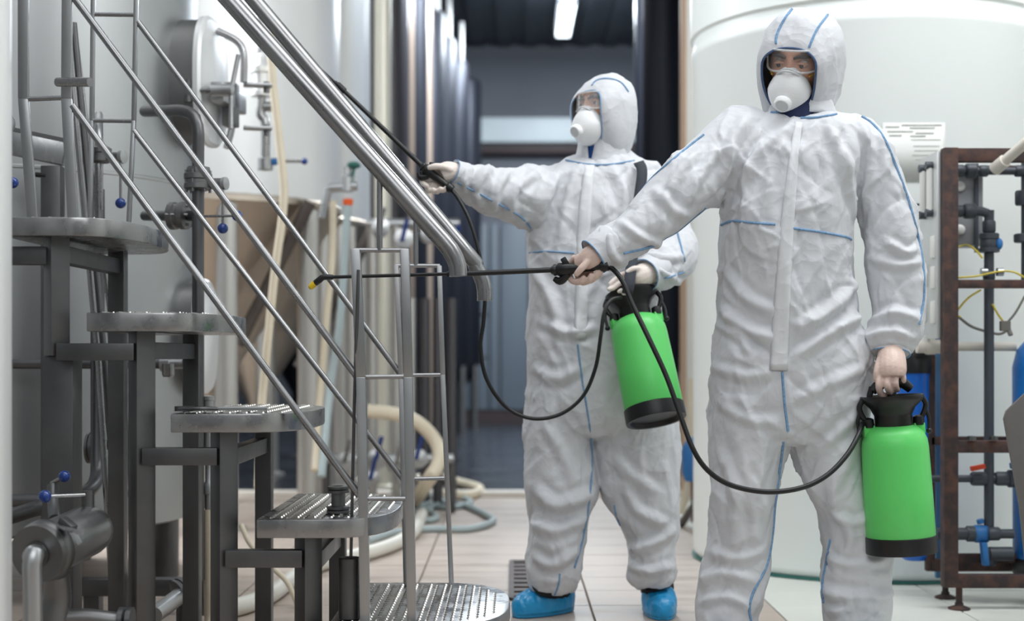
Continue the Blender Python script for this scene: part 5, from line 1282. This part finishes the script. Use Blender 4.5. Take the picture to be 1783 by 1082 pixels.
# ------------------------------------------------------------------ pump sprayers
def sprayer(label, bot, top, hand_dir):
    b, t = Vector(bot), Vector(top); ax = (t - b).normalized(); s = (t - b).length / .346
    th = thing('pump_sprayer', label, 'sprayer', tuple(b)); th['group'] = 'green pump sprayers'
    MB().lathe(b, ax, [(r * s, z * s) for r, z in ((.078, .012), (.084, .0), (.0945, .0), (.0955, .006), (.095, .044), (.092, .046))], 48).build('base_ring', 'black_plastic', th)
    MB().lathe(b, ax, [(r * s, z * s) for r, z in ((0, .03), (.05, .022), (.082, .03), (.0925, .045), (.0915, .16), (.0885, .285), (.086, .305), (.078, .325), (.062, .338), (.050, .343), (.046, .346), (0, .346))], 56).build('tank_body', 'green_plastic', th, angle=60)
    MB().lathe(b, ax, [(r * s, z * s) for r, z in ((0, .34), (.048, .34), (.050, .345), (.050, .372), (.052, .376), (.060, .392), (.080, .412), (.084, .420), (.084, .426), (.079, .426), (.060, .405), (.03, .392), (0, .39))], 48).build('funnel', 'black_plastic', th)
    x, y, z = basis(ax, (0, 1, 0))
    # x: sideways in the picture
    if x.x < 0: x = -x
    MB().cyl(b + ax * .385 * s, b + ax * .45 * s, .013 * s, n=14).build('pump_rod', 'black_plastic', th)
    hd = b + ax * .452 * s
    MB().tube([hd - x * .052 * s - ax * .012, hd - x * .03 * s + ax * .006, hd + ax * .010, hd + x * .03 * s + ax * .006, hd + x * .052 * s - ax * .012], [.012 * s, .015 * s, .016 * s, .015 * s, .012 * s], 14, samples=24).build('pump_handle', 'black_plastic', th)
    MB().tube([hd - x * .052 * s, hd - x * .060 * s - ax * .030, hd - x * .04 * s - ax * .046], .008 * s, 10, samples=10).build('handle_lock', 'black_plastic', th)
    for sd in (-1, 1):
        c = b + x * (sd * .068 * s) + ax * .318 * s
        lg = MB().beam(c, c + ax * .030 * s, .03 * s, .022 * s).build('strap_lug', 'green_plastic', th, bevel=.003)
        MB().lathe(c + ax * .024 * s, ax, [(0, 0), (.015 * s, 0), (.016 * s, .008), (.015 * s, .022), (.008 * s, .026), (0, .027)], 16).build('port_cap', 'black_plastic', th)
        MB().tube([b + x * (sd * .080 * s) + ax * .418 * s, b + x * (sd * .090 * s) + ax * .395 * s, b + x * (sd * .078 * s) + ax * .365 * s, c + ax * .045 * s], .0075 * s, 10, samples=14).build('strap_clip', 'black_plastic', th)
        MB().tube([b + x * (sd * .088 * s) + ax * .388 * s, b + x * (sd * .096 * s) + ax * .36 * s, b + x * (sd * .095 * s) + ax * .33 * s], .005 * s, 8, samples=8).build('snap_hook', 'black_plastic', th)
        MB().sphere(tuple(b + x * (sd * .095 * s) + ax * .324 * s), .0085 * s, 12).build('hook_ball', 'black_plastic', th)
    return th, b, ax, x, s
s1, b1, ax1, x1_, sc1 = sprayer('green pump sprayer held low by the front worker, black base', P(1570, 962, 3.79), P(1556, 740, 3.79), 1)
def trigger(th, g0, g1, up):
    """hand grip from rear g0 to front g1"""
    a, b = Vector(g0), Vector(g1); ax = (b - a).normalized(); L = (b - a).length; u = Vector(up)
    MB().lathe(a, ax, [(0, 0), (.013, 0), (.0145, .006), (.0145, .018), (.011, .022), (.0115, L * .35), (.0135, L * .6), (.017, L * .72), (.018, L * .86), (.014, L * .90), (.0155, L * .92), (.0155, L * .95), (.0125, L * .97), (.010, L), (0, L)], 20).build('trigger_handle', 'black_plastic', th)
    MB().tube([a + ax * L * .70 - u * .012, a + ax * L * .84 - u * .030, a + ax * L * .95 - u * .022], [.010, .011, .007], 10, samples=10).build('trigger', 'black_plastic', th)
    MB().beam(a + ax * L * .72 + u * .01, a + ax * L * .80 + u * .03, .018, .016).build('lock_button', 'black_plastic', th, bevel=.003)
trigger(s1, P(1059, 463, 3.718), P(960, 471, 3.765), (0, -.15, 1))
MB().cyl(P(965, 470, 3.762), P(790, 478, 3.80), .0072, n=14).build('lance', 'black_plastic', s1)
MB().cyl(P(795, 477, 3.80), P(572, 483, 3.86), .0048, n=12).build('lance', 'black_plastic', s1)
MB().lathe(P(800, 477, 3.798), P(780, 478, 3.8) - P(800, 477, 3.798), [(0, 0), (.0085, 0), (.0085, .03), (.006, .034), (0, .034)], 14).build('lance_joint', 'black_plastic', s1)
nz = MB().tube([P(580, 483, 3.86), P(563, 483, 3.862), P(556, 488, 3.863), P(548, 494, 3.865)], [.007, .0085, .009, .0085], 12, samples=12).build('nozzle', 'black_plastic', s1)
MB().lathe(P(549, 493, 3.865), P(538, 503, 3.867) - P(549, 493, 3.865), [(0, 0), (.0085, 0), (.0090, .006), (.008, .018), (.004, .022), (0, .022)], 16).build('nozzle_tip', 'nozzle_yellow', nz)['label'] = 'yellow nozzle tip'
MB().tube([P(1054, 464, 3.735), P(1066, 468, 3.73), P(1084, 490, 3.71), P(1102, 532, 3.69), P(1130, 590, 3.66), P(1160, 655, 3.64), P(1185, 725, 3.62), P(1208, 785, 3.60), P(1235, 822, 3.60), P(1275, 846, 3.61), P(1335, 857, 3.63), P(1395, 850, 3.65), P(1440, 828, 3.67), P(1475, 792, 3.70), P(1496, 755, 3.74), P(1502, 738, 3.78)], .0068, 12, samples=120).build('hose', 'black_rubber', s1)

s2, b2, ax2, x2_, sc2 = sprayer('tilted green pump sprayer hanging from the strap of the back worker', P(1143, 733, 4.36), P(1107, 552, 4.46), 1)
trigger(s2, P(787, 331, 4.375), P(733, 288, 4.375), (.55, -.1, .8))
MB().cyl(P(738, 292, 4.375), P(583, 143, 4.40), .0082, .0066, n=14).build('lance', 'black_plastic', s2)
MB().lathe(P(600, 159, 4.398), P(583, 143, 4.40) - P(600, 159, 4.398), [(0, 0), (.010, 0), (.010, .03), (.006, .036), (0, .036)], 14).build('lance_joint', 'black_plastic', s2)
MB().cyl(P(585, 145, 4.40), P(505, 72, 4.42), .0042, n=10).build('lance', 'black_plastic', s2)
nz = MB().tube([P(507, 74, 4.42), P(498, 66, 4.42), P(486, 62, 4.42)], [.006, .008, .008], 10, samples=8).build('nozzle', 'black_plastic', s2)
MB().tube([P(785, 330, 4.375), P(798, 346, 4.36), P(818, 385, 4.34), P(834, 440, 4.33), P(844, 500, 4.33), P(842, 560, 4.33), P(837, 605, 4.33), P(847, 660, 4.33), P(880, 708, 4.34), P(925, 729, 4.34), P(975, 722, 4.34), P(1015, 690, 4.34), P(1037, 640, 4.34), P(1046, 585, 4.34), P(1052, 545, 4.35), P(1064, 523, 4.37), P(1082, 518, 4.39)], .0062, 10, samples=120).build('hose', 'black_rubber', s2)
ribbon([(1112, 283, 4.585), (1118, 300, 4.545), (1112, 350, 4.51), (1104, 420, 4.47), (1096, 490, 4.38), (1092, 512, 4.38)], .034, 'webbing', 'shoulder_strap', s2)
